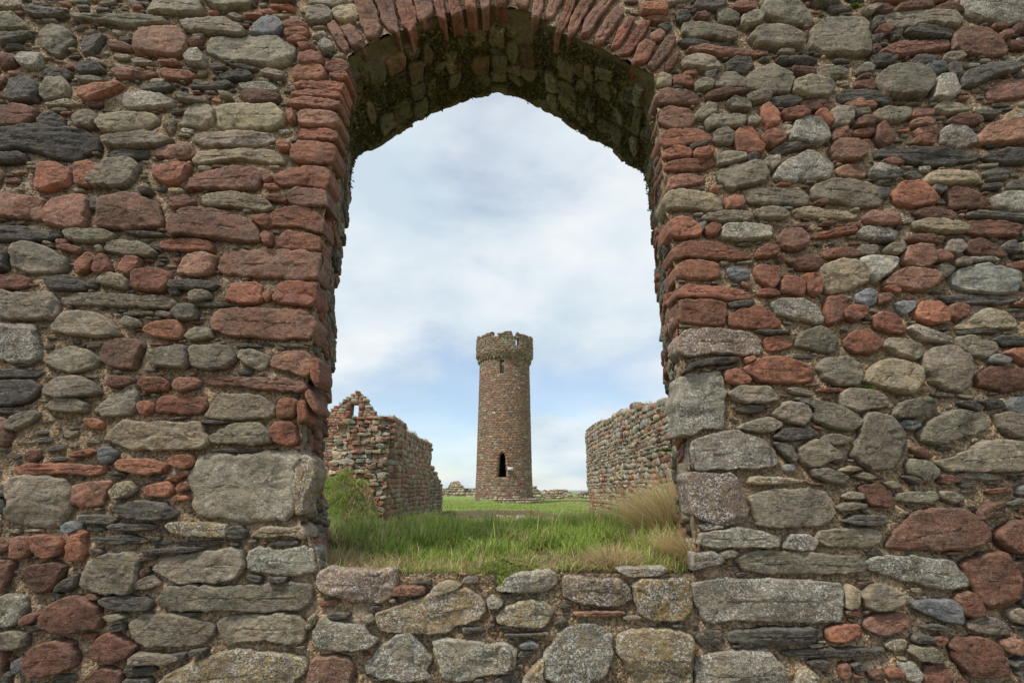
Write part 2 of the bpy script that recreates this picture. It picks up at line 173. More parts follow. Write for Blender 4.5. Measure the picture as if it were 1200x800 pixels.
(970,200,2.5): """G 18,2 20,0 34,0 35,3 30,5 22,5|G 35,2 40,1 44,4 40,5|y 45,4 48,1 58,0 68,2 71,5 66,6 52,7 46,6|G 72,1 78,-1 85,1 84,4 76,5|r 30,10 34,6 42,5 47,9 52,14 48,16 38,18 30,15
G 48,8 51,6 55,9 53,11 49,10|R 55,10 58,8 66,9 72,13 78,18 70,18 58,18|G 72,7 80,6 81,9 73,9|w 76,13 82,10 95,10 95,20 84,20 78,17|G 84,6 94,3 94,9 85,9|G 22,8 28,9 28,13 24,14
p 16,22 20,19 30,20 35,23 34,25 22,26 17,24|R 39,20 46,18 56,19 60,22 56,24 44,23|G 64,20 76,20 95,21 95,24 78,23 66,22|y 40,24 46,23 60,25 65,28 63,30 48,29 40,27
R 62,25 68,23 84,25 91,28 88,31 74,31 66,30|w 13,29 18,26 28,27 33,29 32,31 22,32 14,31|G 20,32 31,32 30,34 22,34|R 36,32 44,30 54,32 52,35 40,34|G 55,31 64,31 63,33 56,33
g 54,37 56,33 62,33 64,37 60,40 55,39|R 64,34 70,32 80,36 84,41 76,41 66,40|G 80,36 84,33 90,36 88,39 82,38|g 90,34 94,33 94,38 91,38|g 12,38 16,35 22,35 24,38 20,40 13,39
g 25,38 28,35 34,35 36,37 32,40 27,39|p 34,42 36,36 42,35 48,36 50,41 48,45 42,46 35,44|r 49,38 54,38 58,42 54,43 50,43|r 0,38 8,36 10,39 9,41 0,41|W 14,41 20,40 30,41 33,43 28,49 22,53 19,49
g 50,45 54,43 59,46 57,49 54,51 51,48|g 58,43 62,41 67,43 65,45 59,45|w 64,41 76,41 80,43 70,43|r 82,44 94,42 94,46 86,47|p 26,52 30,48 38,46 50,48 55,51 50,54 44,57 34,55 27,54
W 57,50 62,46 72,44 84,47 88,48 89,54 86,58 72,58 60,55|r 25,55 30,54 34,57 30,58|b 13,58 18,55 22,56 23,62 18,64 14,61|R 23,58 28,58 30,61 24,63|G 52,59 60,58 80,59 89,61 80,63 58,62
b 31,62 36,61 41,62 40,65 36,68 34,66|r 40,66 44,61 52,62 57,67 56,71 50,72 42,70|r 57,63 62,62 66,64 65,68 60,70 57,68|R 0,62 4,62 6,67 4,71 0,72|R 3,59 7,59 8,62 5,63
r 6,66 10,63 18,64 18,68 12,71 6,69|r 20,68 26,66 32,68 37,76 32,77 22,74|y 59,73 66,69 74,64 82,66 90,72 86,74 72,74 60,74|G 60,75 78,74 80,76 62,77|R 86,62 94,61 94,64 88,64
r 7,79 12,75 18,74 24,79 26,82 20,86 12,85 8,82|w 37,74 40,72 50,76 58,79 54,81 44,79|g 26,82 28,78 36,79 44,82 44,87 40,89 32,86|g 60,78 66,77 78,80 80,84 74,88 66,87 61,82
G 76,79 82,77 94,78 94,82 82,82""",
(750,400,2.5): """G 19,15 24,10 34,8 46,8 46,10 38,11 26,12 21,15|r 48,8 52,7 54,9 50,11|r 48,12 56,8 66,7 78,11 82,16 80,19 66,20 56,19 50,16|r 39,14 45,13 50,16 52,19 46,21 40,19
g 82,12 86,8 96,7 101,11 103,18 101,21 92,21 86,18|jw 18,16 24,15 38,14 40,17 40,30 39,40 30,41 24,44 18,44 17,30|g 41,24 46,21 58,21 66,27 60,29 48,29 43,27|G 44,32 50,30 58,30 58,33 48,34
g 68,22 74,22 81,25 78,26 70,24|r 82,23 84,22 96,22 96,24 84,24|g 61,34 68,28 78,30 80,36 76,40 66,37|g 71,27 76,26 92,30 100,33 104,38 100,42 90,41 81,37 81,31
g 45,40 52,37 60,35 67,39 62,42 56,43 46,41|G 62,45 66,41 78,40 84,43 78,46 66,47|jw 24,46 30,44 44,41 56,45 63,50 65,58 60,60 40,60 25,61|G 62,47 70,49 73,55 71,57 66,52
g 73,50 80,46 85,46 92,52 96,55 88,56 82,60 76,57|g 84,45 90,43 98,45 97,48 90,49 85,47|b 67,58 72,57 73,61 68,61|g 80,60 86,59 97,63 96,67 88,66 81,63|y 50,63 60,63 78,65 78,66 62,67 50,67
jP 22,63 26,61 44,62 47,70 50,76 49,84 46,86 38,86 26,83 24,74|g 51,73 56,70 64,69 86,69 91,75 92,80 88,86 72,87 56,87 53,80""",
(970,400,2.5): """y 17,20 20,12 26,8 36,10 42,12 43,18 40,24 36,25 26,22|g 44,6 50,3 58,2 64,7 67,11 66,18 63,24 56,23 48,19 44,12|R 69,17 74,12 86,11 94,16 94,22 84,24 76,22 70,21|b 74,8 78,6 85,9 82,11 75,10
r 82,5 88,3 94,4 94,12 88,9|g 4,25 8,22 20,23 29,28 26,31 14,33 6,31|g 29,34 34,28 44,26 50,29 49,32 42,36 32,36|G 48,24 55,24 60,26 50,26|b 31,39 36,37 42,37 43,40 38,42
G 60,28 66,28 73,31 70,33 62,30|G 70,27 80,27 82,31 76,32|b 83,30 86,26 94,27 94,35 86,34|g 77,34 84,33 94,37 94,45 86,45 80,40|g 42,42 48,36 58,32 70,33 75,38 74,41 64,45 52,49 44,47
g 11,50 14,44 16,34 20,33 28,34 33,42 36,50 33,57 28,60 20,61 14,57 10,53|g 50,56 58,54 72,47 82,46 94,48 94,62 76,61 54,61|R 38,50 42,49 47,52 47,55 42,54|g 36,58 38,55 46,56 51,60 50,64 44,66 38,62
w 60,62 70,61 84,64 76,65 62,64|R 51,66 54,62 60,63 63,65 56,67|G 0,50 4,49 9,55 4,57 0,55|y 4,60 10,58 16,60 12,61 5,61|g 10,63 16,61 23,64 18,65|G 33,63 38,63 44,66 40,67
g 25,66 30,65 35,68 30,69|R 14,68 22,66 26,68 31,76 28,78 20,77 16,72|g 6,72 10,70 16,71 17,74 8,74|g 4,77 10,75 17,76 16,78 6,80|g 32,71 40,70 50,70 52,74 46,76 32,75
g 52,70 58,70 64,74 58,76 53,73|R 69,79 74,76 82,75 80,80 70,84|R 73,69 84,68 86,70 76,72|b 88,68 94,66 94,72 89,72|G 82,76 90,73 94,76 86,77""",
(750,600,2.5): """w 27,14 28,10 36,8 46,7 60,9 66,12 65,16 60,17 44,16 34,17 26,15|w 28,6 32,5 40,7 30,9|w 66,17 70,10 78,10 83,13 82,18 76,18|g 82,10 86,8 108,7 113,10 111,15 104,17 90,16 83,14
w 24,24 24,19 34,18 39,21 38,24 30,26 24,27|g 37,19 42,17 46,19 44,21 39,22|g 44,22 52,18 72,18 92,20 102,20 107,26 104,28 88,29 60,29 48,27
w 24,32 32,31 50,31 68,32 92,32 95,36 95,50 92,52 70,52 46,51 30,52 27,46 24,38|G 26,58 32,55 38,55 38,62 28,62|G 41,58 44,55 62,54 84,54 86,57 78,62 60,62 42,61|r 87,54 92,53 102,52 103,58 92,61 88,60
G 66,65 80,64 92,64 114,63 115,65 110,67 92,68 70,68|G 78,70 84,69 89,70 87,73 80,72|w 26,68 34,65 50,64 60,64 66,70 70,78 70,86 26,86|o 74,75 78,72 84,77 84,82 72,82""",
(970,600,2.5): """R 70,0 80,-1 80,2 74,3|G 6,4 10,2 12,1 24,1 27,5 24,7 12,6|p 27,16 29,11 40,0 54,-3 66,0 72,8 75,13 70,16 56,18 42,18 32,17|R 78,9 84,4 94,3 94,20 86,19 80,14
w 18,23 22,21 36,20 58,22 65,30 66,34 60,36 50,36 40,33 28,30 20,27|R 62,24 68,20 82,18 84,22 88,30 89,38 82,45 72,44 68,36 64,28|R 85,24 94,21 94,35 88,32|y 8,35 9,33 14,36 14,44 10,46 8,44
g 15,38 22,33 28,34 34,38 38,39 32,43 24,46 18,45|R 59,39 66,36 70,42 72,47 68,49 62,47|b 38,44 42,41 58,40 61,44 63,52 54,51 44,47|R 8,46 15,46 14,49 9,48|p 16,53 20,48 34,47 38,51 36,54 26,58 20,56
G 42,53 50,52 58,54 54,56 44,54|g 64,53 70,48 78,49 84,53 86,57 74,57 66,55|g 83,46 88,44 94,47 94,53 86,51|G 38,58 42,56 48,58 48,61 40,61|R 49,58 54,57 56,60 52,63 49,61
g 36,64 40,62 48,62 54,68 50,70 42,69|o 26,62 30,59 36,59 36,64 30,65|R 56,62 60,58 74,58 80,63 83,73 80,77 66,77 60,70|p 80,60 86,58 90,61 88,67 83,65|G 84,70 94,66 94,72 87,73
R 44,78 46,72 52,70 57,73 57,80 50,84 44,84|r 27,74 30,72 35,74 34,77 28,77|R 5,72 9,70 10,76 6,78|R 18,75 24,73 26,77 20,78|G 10,71 14,70 18,73 13,75|w 33,70 40,70 44,76 42,80 36,78|G 88,39 94,38 94,44 90,43""",
(370,0,2.5): """vp 5,12 9,10 13,16 16,23 12,24|vp 12,13 17,12 22,18 23,22 17,23|vp 14,-12 22,-14 26,-2 31,12 29,17 24,18 21,11|vp 24,-14 32,-14 37,3 39,12 39,17 34,14 31,10 27,-2|vr 34,-14 40,-14 45,0 48,9 44,16 40,11
vp 42,-15 50,-15 54,0 55,6 50,10 48,9 46,0|vr 52,-15 58,-15 60,0 61,10 57,8|vr 60,-15 66,-15 67,0 69,6 63,8|vr 68,-15 74,-15 75,0 76,6 70,5|vp 76,-15 82,-15 82,4 77,5|vr 84,-15 91,-15 90,3 84,3""",
(580,0,2.5): """vp 9,-15 17,-15 16,4 10,3|vp 20,-14 26,-13 23,0 21,9 17,8|vp 28,-12 35,-11 32,0 27,8 23,9|vr 38,-10 43,-8 38,1 34,11 31,16 28,15|vr 46,-8 51,-6 46,1 42,8 38,16 34,18 35,9
vp 54,-5 59,-2 54,2 49,9 45,16 40,18 42,10|vp 52,9 57,3 61,6 56,13 51,20 47,21 47,17|vr 58,14 63,9 66,9 62,16 58,22 54,23|vr 66,14 69,10 73,11 70,17 64,25 58,26 60,22|vr 67,22 70,19 76,21 71,30 64,30
vp 73,29 78,21 81,17 85,18 82,25 75,33 71,31|r 80,30 85,25 87,23 84,32 80,34""",
}
FRONT_L = [(376,690),(374,660),(370,640),(352,612),(350,590),(351,560),(351,535),(357,475),(360,450),(364,425),(366,398),(371,350),(377,300),(381,250),(387,200),(392,175),(396,145),(397,110),(401,80)]
FRONT_A = [(401,80),(410,62),(427,50),(450,41),(470,36),(490,27),(505,18),(545,11),(580,6),(617,12),(635,24),(652,36),(677,45),(712,60),(735,70),(765,87)]
FRONT_R = [(765,87),(768,115),(772,145),(775,187),(780,237),(787,292),(791,330),(795,370),(796,412),(796,450),(797,500),(806,515),(808,550),(809,575),(812,600),(814,640),(816,690)]
BACK_L = [(386,690),(388,640),(385,610),(378,585),(375,560),(377,540),(382,492),(385,462),(387,442),(390,407),(392,385),(388,355),(396,330),(400,300),(401,275),(408,235),(411,205),(412,190)]
BACK_A = [(412,190),(420,182),(442,174),(459,160),(490,142),(520,127),(550,116),(582,109),(607,114),(635,127),(665,144),(687,160),(715,172),(740,195),(757,206)]
BACK_R = [(757,206),(761,225),(766,262),(769,300),(771,325),(774,362),(777,400),(782,450),(787,480),(789,520),(791,550),(794,600),(797,640),(800,690)]
# ------------------------------------------------------------------ numeric helpers
D = 2.8; TH = .84                                # near wall: front plane y = D, thickness TH
def ray(x, y, Y):
    """photograph pixel -> point on the vertical plane at distance Y"""
    cx, cy = (x-600)/600, (400-y)/600
    dy = cos(TILT)-cy*sin(TILT); dz = sin(TILT)+cy*cos(TILT)
    k = Y/dy
    return (cx*k, CAM[2]+dz*k)
def P2(pts, Y): return np.array([ray(x, y, Y) for x, y in pts])
def _h(ix, iy, iz, s):
    h = (ix*374761393+iy*668265263+iz*2147483647+s*974634777) & 0xffffffff
    h = ((h ^ (h >> 13))*1274126177) & 0xffffffff
    h = ((h ^ (h >> 15))*2246822519) & 0xffffffff
    return ((h ^ (h >> 16)) & 0xffff)/32767.5-1
def vn(x, y, z=0., seed=0):
    x = np.asarray(x, float); y = np.asarray(y, float); z = np.zeros_like(x)+z
    ix, iy, iz = np.floor(x).astype(np.int64), np.floor(y).astype(np.int64), np.floor(z).astype(np.int64)
    fx, fy, fz = x-ix, y-iy, z-iz
    fx, fy, fz = [t*t*(3-2*t) for t in (fx, fy, fz)]
    r = 0
    for a in (0, 1):
        wx = fx if a else 1-fx
        for b in (0, 1):
            wy = fy if b else 1-fy
            for c in (0, 1):
                wz = fz if c else 1-fz
                r = r+wx*wy*wz*_h(ix+a, iy+b, iz+c, seed)
    return r
def fbm(x, y, z=0., o=3, seed=0, g=.5):
    r = 0; a = 1
    for k in range(o):
        r = r+a*vn(np.asarray(x)*2**k, np.asarray(y)*2**k, z*2**k, seed+k); a *= g
    return r
def inpoly(px, py, poly):
    r = np.zeros(px.shape, bool); n = len(poly)
    for i in range(n):
        x1, y1 = poly[i]; x2, y2 = poly[(i+1) % n]
        if y1 == y2: continue
        c = (y1 > py) != (y2 > py)
        r ^= c & (px < (x2-x1)*(py-y1)/(y2-y1)+x1)
    return r
def area(p): x, y = p[:, 0], p[:, 1]; return .5*np.sum(x*np.roll(y, -1)-y*np.roll(x, -1))

class Col:
    """collects vertices, quads/triangles and per-vertex paint; build() links ONE mesh object"""
    def __init__(s): s.v = []; s.q = []; s.t = []; s.c = []; s.m = []; s.n = 0
    def add(s, v, quads=None, tris=None, tint=(.2, .2, .2), mixv=(0, 0, 0, 0)):
        v = np.asarray(v, float); k = len(v); s.v.append(v)
        if quads is not None and len(quads): s.q.append(np.asarray(quads)+s.n)
        if tris is not None and len(tris): s.t.append(np.asarray(tris)+s.n)
        t = np.asarray(tint, float)
        if t.ndim == 1: t = np.tile(t, (k, 1))
        m = np.asarray(mixv, float)
        if m.ndim == 1: m = np.tile(m, (k, 1))
        s.c.append(np.c_[t, np.ones(k)]); s.m.append(m); s.n += k
    def mesh(s, name, mat, smooth=True):
        me = bpy.data.meshes.new(name)
        v = np.concatenate(s.v); q = np.concatenate(s.q) if s.q else np.zeros((0, 4), int); t = np.concatenate(s.t) if s.t else np.zeros((0, 3), int)
        me.vertices.add(len(v)); me.vertices.foreach_set('co', v.astype(np.float32).ravel())
        me.loops.add(q.size+t.size); me.loops.foreach_set('vertex_index', np.r_[q.ravel(), t.ravel()].astype(np.int32))
        me.polygons.add(len(q)+len(t))
        st = np.r_[np.arange(len(q))*4, len(q)*4+np.arange(len(t))*3]
        me.polygons.foreach_set('loop_start', st.astype(np.int32))
        me.update(calc_edges=True)
        a = me.attributes.new('tint', 'FLOAT_COLOR', 'POINT'); a.data.foreach_set('color', np.concatenate(s.c).astype(np.float32).ravel())
        a = me.attributes.new('blend', 'FLOAT_COLOR', 'POINT'); a.data.foreach_set('color', np.concatenate(s.m).astype(np.float32).ravel())
        if smooth: me.polygons.foreach_set('use_smooth', np.ones(len(me.polygons), bool))
        me.materials.append(mat); me.validate(); return me
    def build(s, name, mat, parent=None, smooth=True, **props):
        o = bpy.data.objects.new(name, s.mesh(name, mat, smooth)); C.objects.link(o)
        if parent: o.parent = parent
        for k, x in props.items(): o[k] = x
        return o
def thing(name, label, cat, loc=(0, 0, 0), group=None):
    o = bpy.data.objects.new(name, None); C.objects.link(o); o.empty_display_size = .2
    o['label'] = label; o['category'] = cat
    if group: o['group'] = group
    return o

# ------------------------------------------------------------------ materials
def mat_base(name, rough=.85):
    m = bpy.data.materials.new(name); m.use_nodes = True; nt = m.node_tree; b = nt.nodes['Principled BSDF']
    b.inputs['Roughness'].default_value = rough; b.inputs['Specular IOR Level'].default_value = .3
    return m, nt, b
def noise(nt, vec, scale, detail=4, rough=.55, dist=0):
    n = nd(nt, 'ShaderNodeTexNoise'); n.inputs['Scale'].default_value = scale; n.inputs['Detail'].default_value = detail
    n.inputs['Roughness'].default_value = rough; n.inputs['Distortion'].default_value = dist; nt.links.new(vec, n.inputs['Vector']); return n.outputs[0]
def rng_(nt, v, a, b, c=0, d=1, smooth=False):
    n = nd(nt, 'ShaderNodeMapRange'); nt.links.new(v, n.inputs[0])
    if smooth: n.interpolation_type = 'SMOOTHSTEP'
    for i, x in enumerate((a, b, c, d)): n.inputs[i+1].default_value = x
    return n.outputs[0]
def math_(nt, op, a, b=0, c=0):
    n = nd(nt, 'ShaderNodeMath', operation=op)
    for i, x in enumerate((a, b, c)):
        if hasattr(x, 'links'): nt.links.new(x, n.inputs[i])
        else: n.inputs[i].default_value = x
    return n.outputs[0]
def mixc(nt, f, a, b, mode='MIX'):
    n = nd(nt, 'ShaderNodeMix', data_type='RGBA', blend_type=mode)
    for i, x in ((0, f), (6, a), (7, b)):
        if hasattr(x, 'links'): nt.links.new(x, n.inputs[i])
        else: n.inputs[i].default_value = x if not isinstance(x, tuple) else (*x, 1) if len(x) == 3 else x
    return n.outputs[2]
def mapping(nt, vec, sc, rot=(0, 0, 0)):
    n = nd(nt, 'ShaderNodeMapping'); nt.links.new(vec, n.inputs[0]); n.inputs['Scale'].default_value = sc; n.inputs['Rotation'].default_value = rot; return n.outputs[0]
def stone_mat(name, fine=1.0):
    """weathered stone: colour of its own from 'tint'; 'blend' = (lamination, pale lichen, ochre lichen, moss)"""
    m, nt, b = mat_base(name); L = nt.links.new
    g = nd(nt, 'ShaderNodeNewGeometry').outputs['Position']
    at = nd(nt, 'ShaderNodeAttribute', attribute_name='tint').outputs['Color']
    bl = nd(nt, 'ShaderNodeAttribute', attribute_name='blend'); sp = nd(nt, 'ShaderNodeSeparateColor'); L(bl.outputs['Color'], sp.inputs[0])
    lam, lich, och, moss = sp.outputs[0], sp.outputs[1], sp.outputs[2], bl.outputs['Alpha']
    a = noise(nt, g, 7*fine, 6, .62); c = noise(nt, g, 55*fine, 5, .7)
    v = math_(nt, 'MULTIPLY', rng_(nt, a, .3, .7, .58, 1.38), rng_(nt, c, .25, .75, .58, 1.42))
    st = noise(nt, mapping(nt, g, (5*fine, 5*fine, 75*fine), (0, .08, 0)), 1, 5, .6, .4)
    v = math_(nt, 'MULTIPLY', v, math_(nt, 'MULTIPLY_ADD', math_(nt, 'SUBTRACT', st, .5), math_(nt, 'MULTIPLY', lam, 1.2), 1.0))
    v = math_(nt, 'MULTIPLY', v, rng_(nt, math_(nt, 'ABSOLUTE', math_(nt, 'SUBTRACT', noise(nt, mapping(nt, g, (9*fine, 9*fine, 24*fine), (0, .15, 0)), 1, 4, .55, .5), .5)), 0, .016, .70, 1))
    vc = nd(nt, 'ShaderNodeCombineColor'); [L(v, vc.inputs[i]) for i in range(3)]
    col = mixc(nt, 1, at, vc.outputs[0], 'MULTIPLY')
    # warm/cool drift inside a stone
    hue = noise(nt, g, 16*fine, 3, .5)
    col = mixc(nt, rng_(nt, hue, .45, .75, 0, .4), col, mixc(nt, 1, col, (1.25, .98, .70), 'MULTIPLY'))
    # dark stains
    dk = noise(nt, g, 23*fine, 5, .7); col = mixc(nt, rng_(nt, dk, .58, .72, 0, .6), col, mixc(nt, 1, col, (.42, .40, .38), 'MULTIPLY'))
    # pale grains everywhere, crusty lichen where 'lich' says
    gr = noise(nt, g, 230*fine, 2, .6); pm = noise(nt, g, 11*fine, 4, .6)
    sp1 = math_(nt, 'MULTIPLY', rng_(nt, gr, .575, .67), math_(nt, 'MULTIPLY_ADD', lich, .85, .10))
    crust = math_(nt, 'MULTIPLY', rng_(nt, noise(nt, g, 90*fine, 4, .75), .50, .60), math_(nt, 'MULTIPLY', rng_(nt, math_(nt, 'ADD', pm, math_(nt, 'MULTIPLY', lich, .16)), .56, .68), lich))
    wl = math_(nt, 'MINIMUM', math_(nt, 'ADD', sp1, crust), .85)
    col = mixc(nt, wl, col, (.58, .57, .52))
    oc = math_(nt, 'MULTIPLY', rng_(nt, noise(nt, g, 70*fine, 4, .7), .50, .60), math_(nt, 'MULTIPLY', rng_(nt, noise(nt, g, 15*fine, 4, .6), .38, .54), och))
    col = mixc(nt, math_(nt, 'MINIMUM', oc, .8), col, (.36, .25, .06))
    mo = math_(nt, 'MULTIPLY', rng_(nt, noise(nt, g, 18*fine, 6, .7), .42, .58), moss)
    col = mixc(nt, mo, col, mixc(nt, noise(nt, g, 130*fine, 3, .6), (.060, .066, .022), (.260, .235, .085)))
    pt = nd(nt, 'ShaderNodeNewGeometry').outputs['Pointiness']
    col = mixc(nt, math_(nt, 'MULTIPLY', rng_(nt, pt, .515, .60, 0, .55), rng_(nt, noise(nt, g, 30*fine, 4, .7), .35, .6)), col, mixc(nt, .45, mixc(nt, 1, col, (1.9, 1.85, 1.75), 'MULTIPLY'), (.36, .32, .25)))
    L(col, b.inputs['Base Color'])
    h = math_(nt, 'ADD', math_(nt, 'SUBTRACT', math_(nt, 'MULTIPLY', noise(nt, g, 34*fine, 8, .70), 1.0), math_(nt, 'MULTIPLY', rng_(nt, math_(nt, 'ABSOLUTE', math_(nt, 'SUBTRACT', noise(nt, mapping(nt, g, (9*fine, 9*fine, 24*fine), (0, .15, 0)), 1, 4, .55, .5), .5)), 0, .018, 1, 0), .40)), math_(nt, 'MULTIPLY', st, math_(nt, 'MULTIPLY', lam, 1.0)))
    h = math_(nt, 'ADD', h, math_(nt, 'MULTIPLY', noise(nt, g, 150*fine, 4, .7), .35)); h = math_(nt, 'ADD', h, math_(nt, 'MULTIPLY', mo, .3)); h = math_(nt, 'ADD', h, math_(nt, 'MULTIPLY', wl, .08))
    bp = nd(nt, 'ShaderNodeBump'); bp.inputs['Strength'].default_value = 1; bp.inputs['Distance'].default_value = .0105/fine; L(h, bp.inputs['Height']); L(bp.outputs[0], b.inputs['Normal'])
    L(rng_(nt, c, .3, .7, .65, .95), b.inputs['Roughness'])
    return m
def mortar_mat():
    m, nt, b = mat_base('lime_mortar', .95); L = nt.links.new
    g = nd(nt, 'ShaderNodeNewGeometry').outputs['Position']
    at = nd(nt, 'ShaderNodeAttribute', attribute_name='tint').outputs['Color']
    vo = nd(nt, 'ShaderNodeTexVoronoi'); vo.inputs['Scale'].default_value = 95; vo.inputs['Randomness'].default_value = 1; L(g, vo.inputs['Vector'])
    vs = nd(nt, 'ShaderNodeSeparateColor'); L(vo.outputs['Color'], vs.inputs[0])
    a = noise(nt, g, 10, 6, .65); c = noise(nt, g, 90, 4, .7)
    v = math_(nt, 'MULTIPLY', rng_(nt, a, .3, .7, .6, 1.4), rng_(nt, c, .25, .75, .55, 1.45))
    v = math_(nt, 'MULTIPLY', v, rng_(nt, vs.outputs[0], 0, 1, .45, 1.6))
    vc = nd(nt, 'ShaderNodeCombineColor'); [L(v, vc.inputs[i]) for i in range(3)]
    col = mixc(nt, 1, at, vc.outputs[0], 'MULTIPLY')
    col = mixc(nt, rng_(nt, vs.outputs[1], .88, .93, 0, .6), col, (.42, .37, .30))
    col = mixc(nt, rng_(nt, vs.outputs[2], .86, .9, 0, .6), col, (.07, .06, .055))
    col = mixc(nt, rng_(nt, noise(nt, g, 4, 5, .6), .56, .68, 0, .55), col, (.42, .34, .27))
    L(col, b.inputs['Base Color'])
    h = math_(nt, 'ADD', math_(nt, 'MULTIPLY', vo.outputs['Distance'], -.9), c)
    bp = nd(nt, 'ShaderNodeBump'); bp.inputs['Strength'].default_value = 1; bp.inputs['Distance'].default_value = .007; L(h, bp.inputs['Height']); L(bp.outputs[0], b.inputs['Normal'])
    return m
def grass_mat():
    m, nt, b = mat_base('grass_blade', .6); L = nt.links.new
    at = nd(nt, 'ShaderNodeAttribute', attribute_name='tint').outputs['Color']
    L(at, b.inputs['Base Color'])
    tr = nd(nt, 'ShaderNodeBsdfTranslucent'); L(at, tr.inputs[0])
    mx = nd(nt, 'ShaderNodeMixShader'); mx.inputs[0].default_value = .4
    L(b.outputs[0], mx.inputs[1]); L(tr.outputs[0], mx.inputs[2]); L(mx.outputs[0], nt.nodes['Material Output'].inputs[0])
    return m
def soil_mat():
    m, nt, b = mat_base('turf_ground', .95); L = nt.links.new
    g = nd(nt, 'ShaderNodeNewGeometry').outputs['Position']
    at = nd(nt, 'ShaderNodeAttribute', attribute_name='tint').outputs['Color']
    v = math_(nt, 'MULTIPLY', rng_(nt, noise(nt, g, .8, 6, .65), .3, .7, .75, 1.25), rng_(nt, noise(nt, g, 9, 6, .7), .25, .75, .6, 1.4))
    vc = nd(nt, 'ShaderNodeCombineColor'); [L(v, vc.inputs[i]) for i in range(3)]
    col = mixc(nt, 1, at, vc.outputs[0], 'MULTIPLY')
    col = mixc(nt, rng_(nt, noise(nt, g, .35, 5, .6), .5, .7, 0, .45), col, mixc(nt, 1, col, (1.5, 1.1, .8), 'MULTIPLY'))
    L(col, b.inputs['Base Color'])
    bp = nd(nt, 'ShaderNodeBump'); bp.inputs['Distance'].default_value = .03; L(noise(nt, g, 25, 8, .7), bp.inputs['Height']); L(bp.outputs[0], b.inputs['Normal'])
    return m
def sea_mat():
    m, nt, b = mat_base('sea_water', .25); L = nt.links.new
    b.inputs['Base Color'].default_value = (.03, .09, .16, 1)
    g = nd(nt, 'ShaderNodeNewGeometry').outputs['Position']
    bp = nd(nt, 'ShaderNodeBump'); bp.inputs['Distance'].default_value = .5; L(noise(nt, g, .2, 4, .6), bp.inputs['Height']); L(bp.outputs[0], b.inputs['Normal'])
    return m
def plain_mat(name, c, r=.6):
    m, nt, b = mat_base(name, r); g = nd(nt, 'ShaderNodeNewGeometry').outputs['Position']
    nt.links.new(mixc(nt, noise(nt, g, 6, 4), tuple(x*.85 for x in c), c), b.inputs['Base Color']); return m
M_ST = stone_mat('weathered_stone'); M_FAR = stone_mat('far_stone', .45); M_MO = mortar_mat(); M_GR = grass_mat(); M_SO = soil_mat(); M_SEA = sea_mat()

KIND = {  # tint, (lamination, pale lichen, ochre lichen, moss)
 'g': ((.190, .164, .120), (.5, .26, .08, 0)), 'G': ((.075, .067, .057), (.8, .14, .04, 0)), 'b': ((.150, .155, .160), (.2, .1, .0, 0)),
 'r': ((.235, .098, .058), (.35, .14, .03, 0)), 'R': ((.135, .062, .040), (.35, .12, .03, 0)), 'p': ((.210, .108, .073), (.35, .20, .06, 0)),
 'y': ((.265, .218, .145), (.35, .30, .15, 0)), 'Y': ((.225, .195, .150), (.1, .60, .12, 0)), 'w': ((.195, .174, .138), (.4, .85, .15, 0)),
 'W': ((.33, .325, .29), (.2, .3, .05, 0)), 'o': ((.165, .126, .078), (.2, .95, .80, 0)), 'P': ((.165, .112, .088), (.2, .95, .35, 0))}
SLATE = set('gGw')
def paint(kind, rs):
    t, m = KIND[kind]; t = np.array(t)*(1+rs.uniform(-.32, .25)); t = t*(1+rs.uniform(-.035, .035, 3)); return t, np.array(m, float)

# ------------------------------------------------------------------ the stone builder
def outline(poly, N, rs, cut=.13, jit=.03, rounds=2):
    p = np.asarray(poly, float)
    if area(p) < 0: p = p[::-1]
    for _ in range(rounds):
        q = np.roll(p, -1, 0); p = np.stack([p+(q-p)*cut, p+(q-p)*(1-cut)], 1).reshape(-1, 2)
    d = np.r_[0, np.cumsum(np.linalg.norm(np.roll(p, -1, 0)-p, axis=1))]; pp = np.r_[p, p[:1]]
    s = np.linspace(0, d[-1], N, endpoint=False)
    o = np.c_[np.interp(s, d, pp[:, 0]), np.interp(s, d, pp[:, 1])]
    if jit:
        c = o.mean(0); sz = sqrt(abs(area(o))); r = rs.integers(0, 9999)
        a = fbm(o[:, 0]/sz*5, o[:, 1]/sz*5, 0, 3, r, .65); b = fbm(o[:, 0]/sz*5+9, o[:, 1]/sz*5, 0, 3, r+5, .65)
        o = o+np.c_[a, b]*sz*jit
    return o
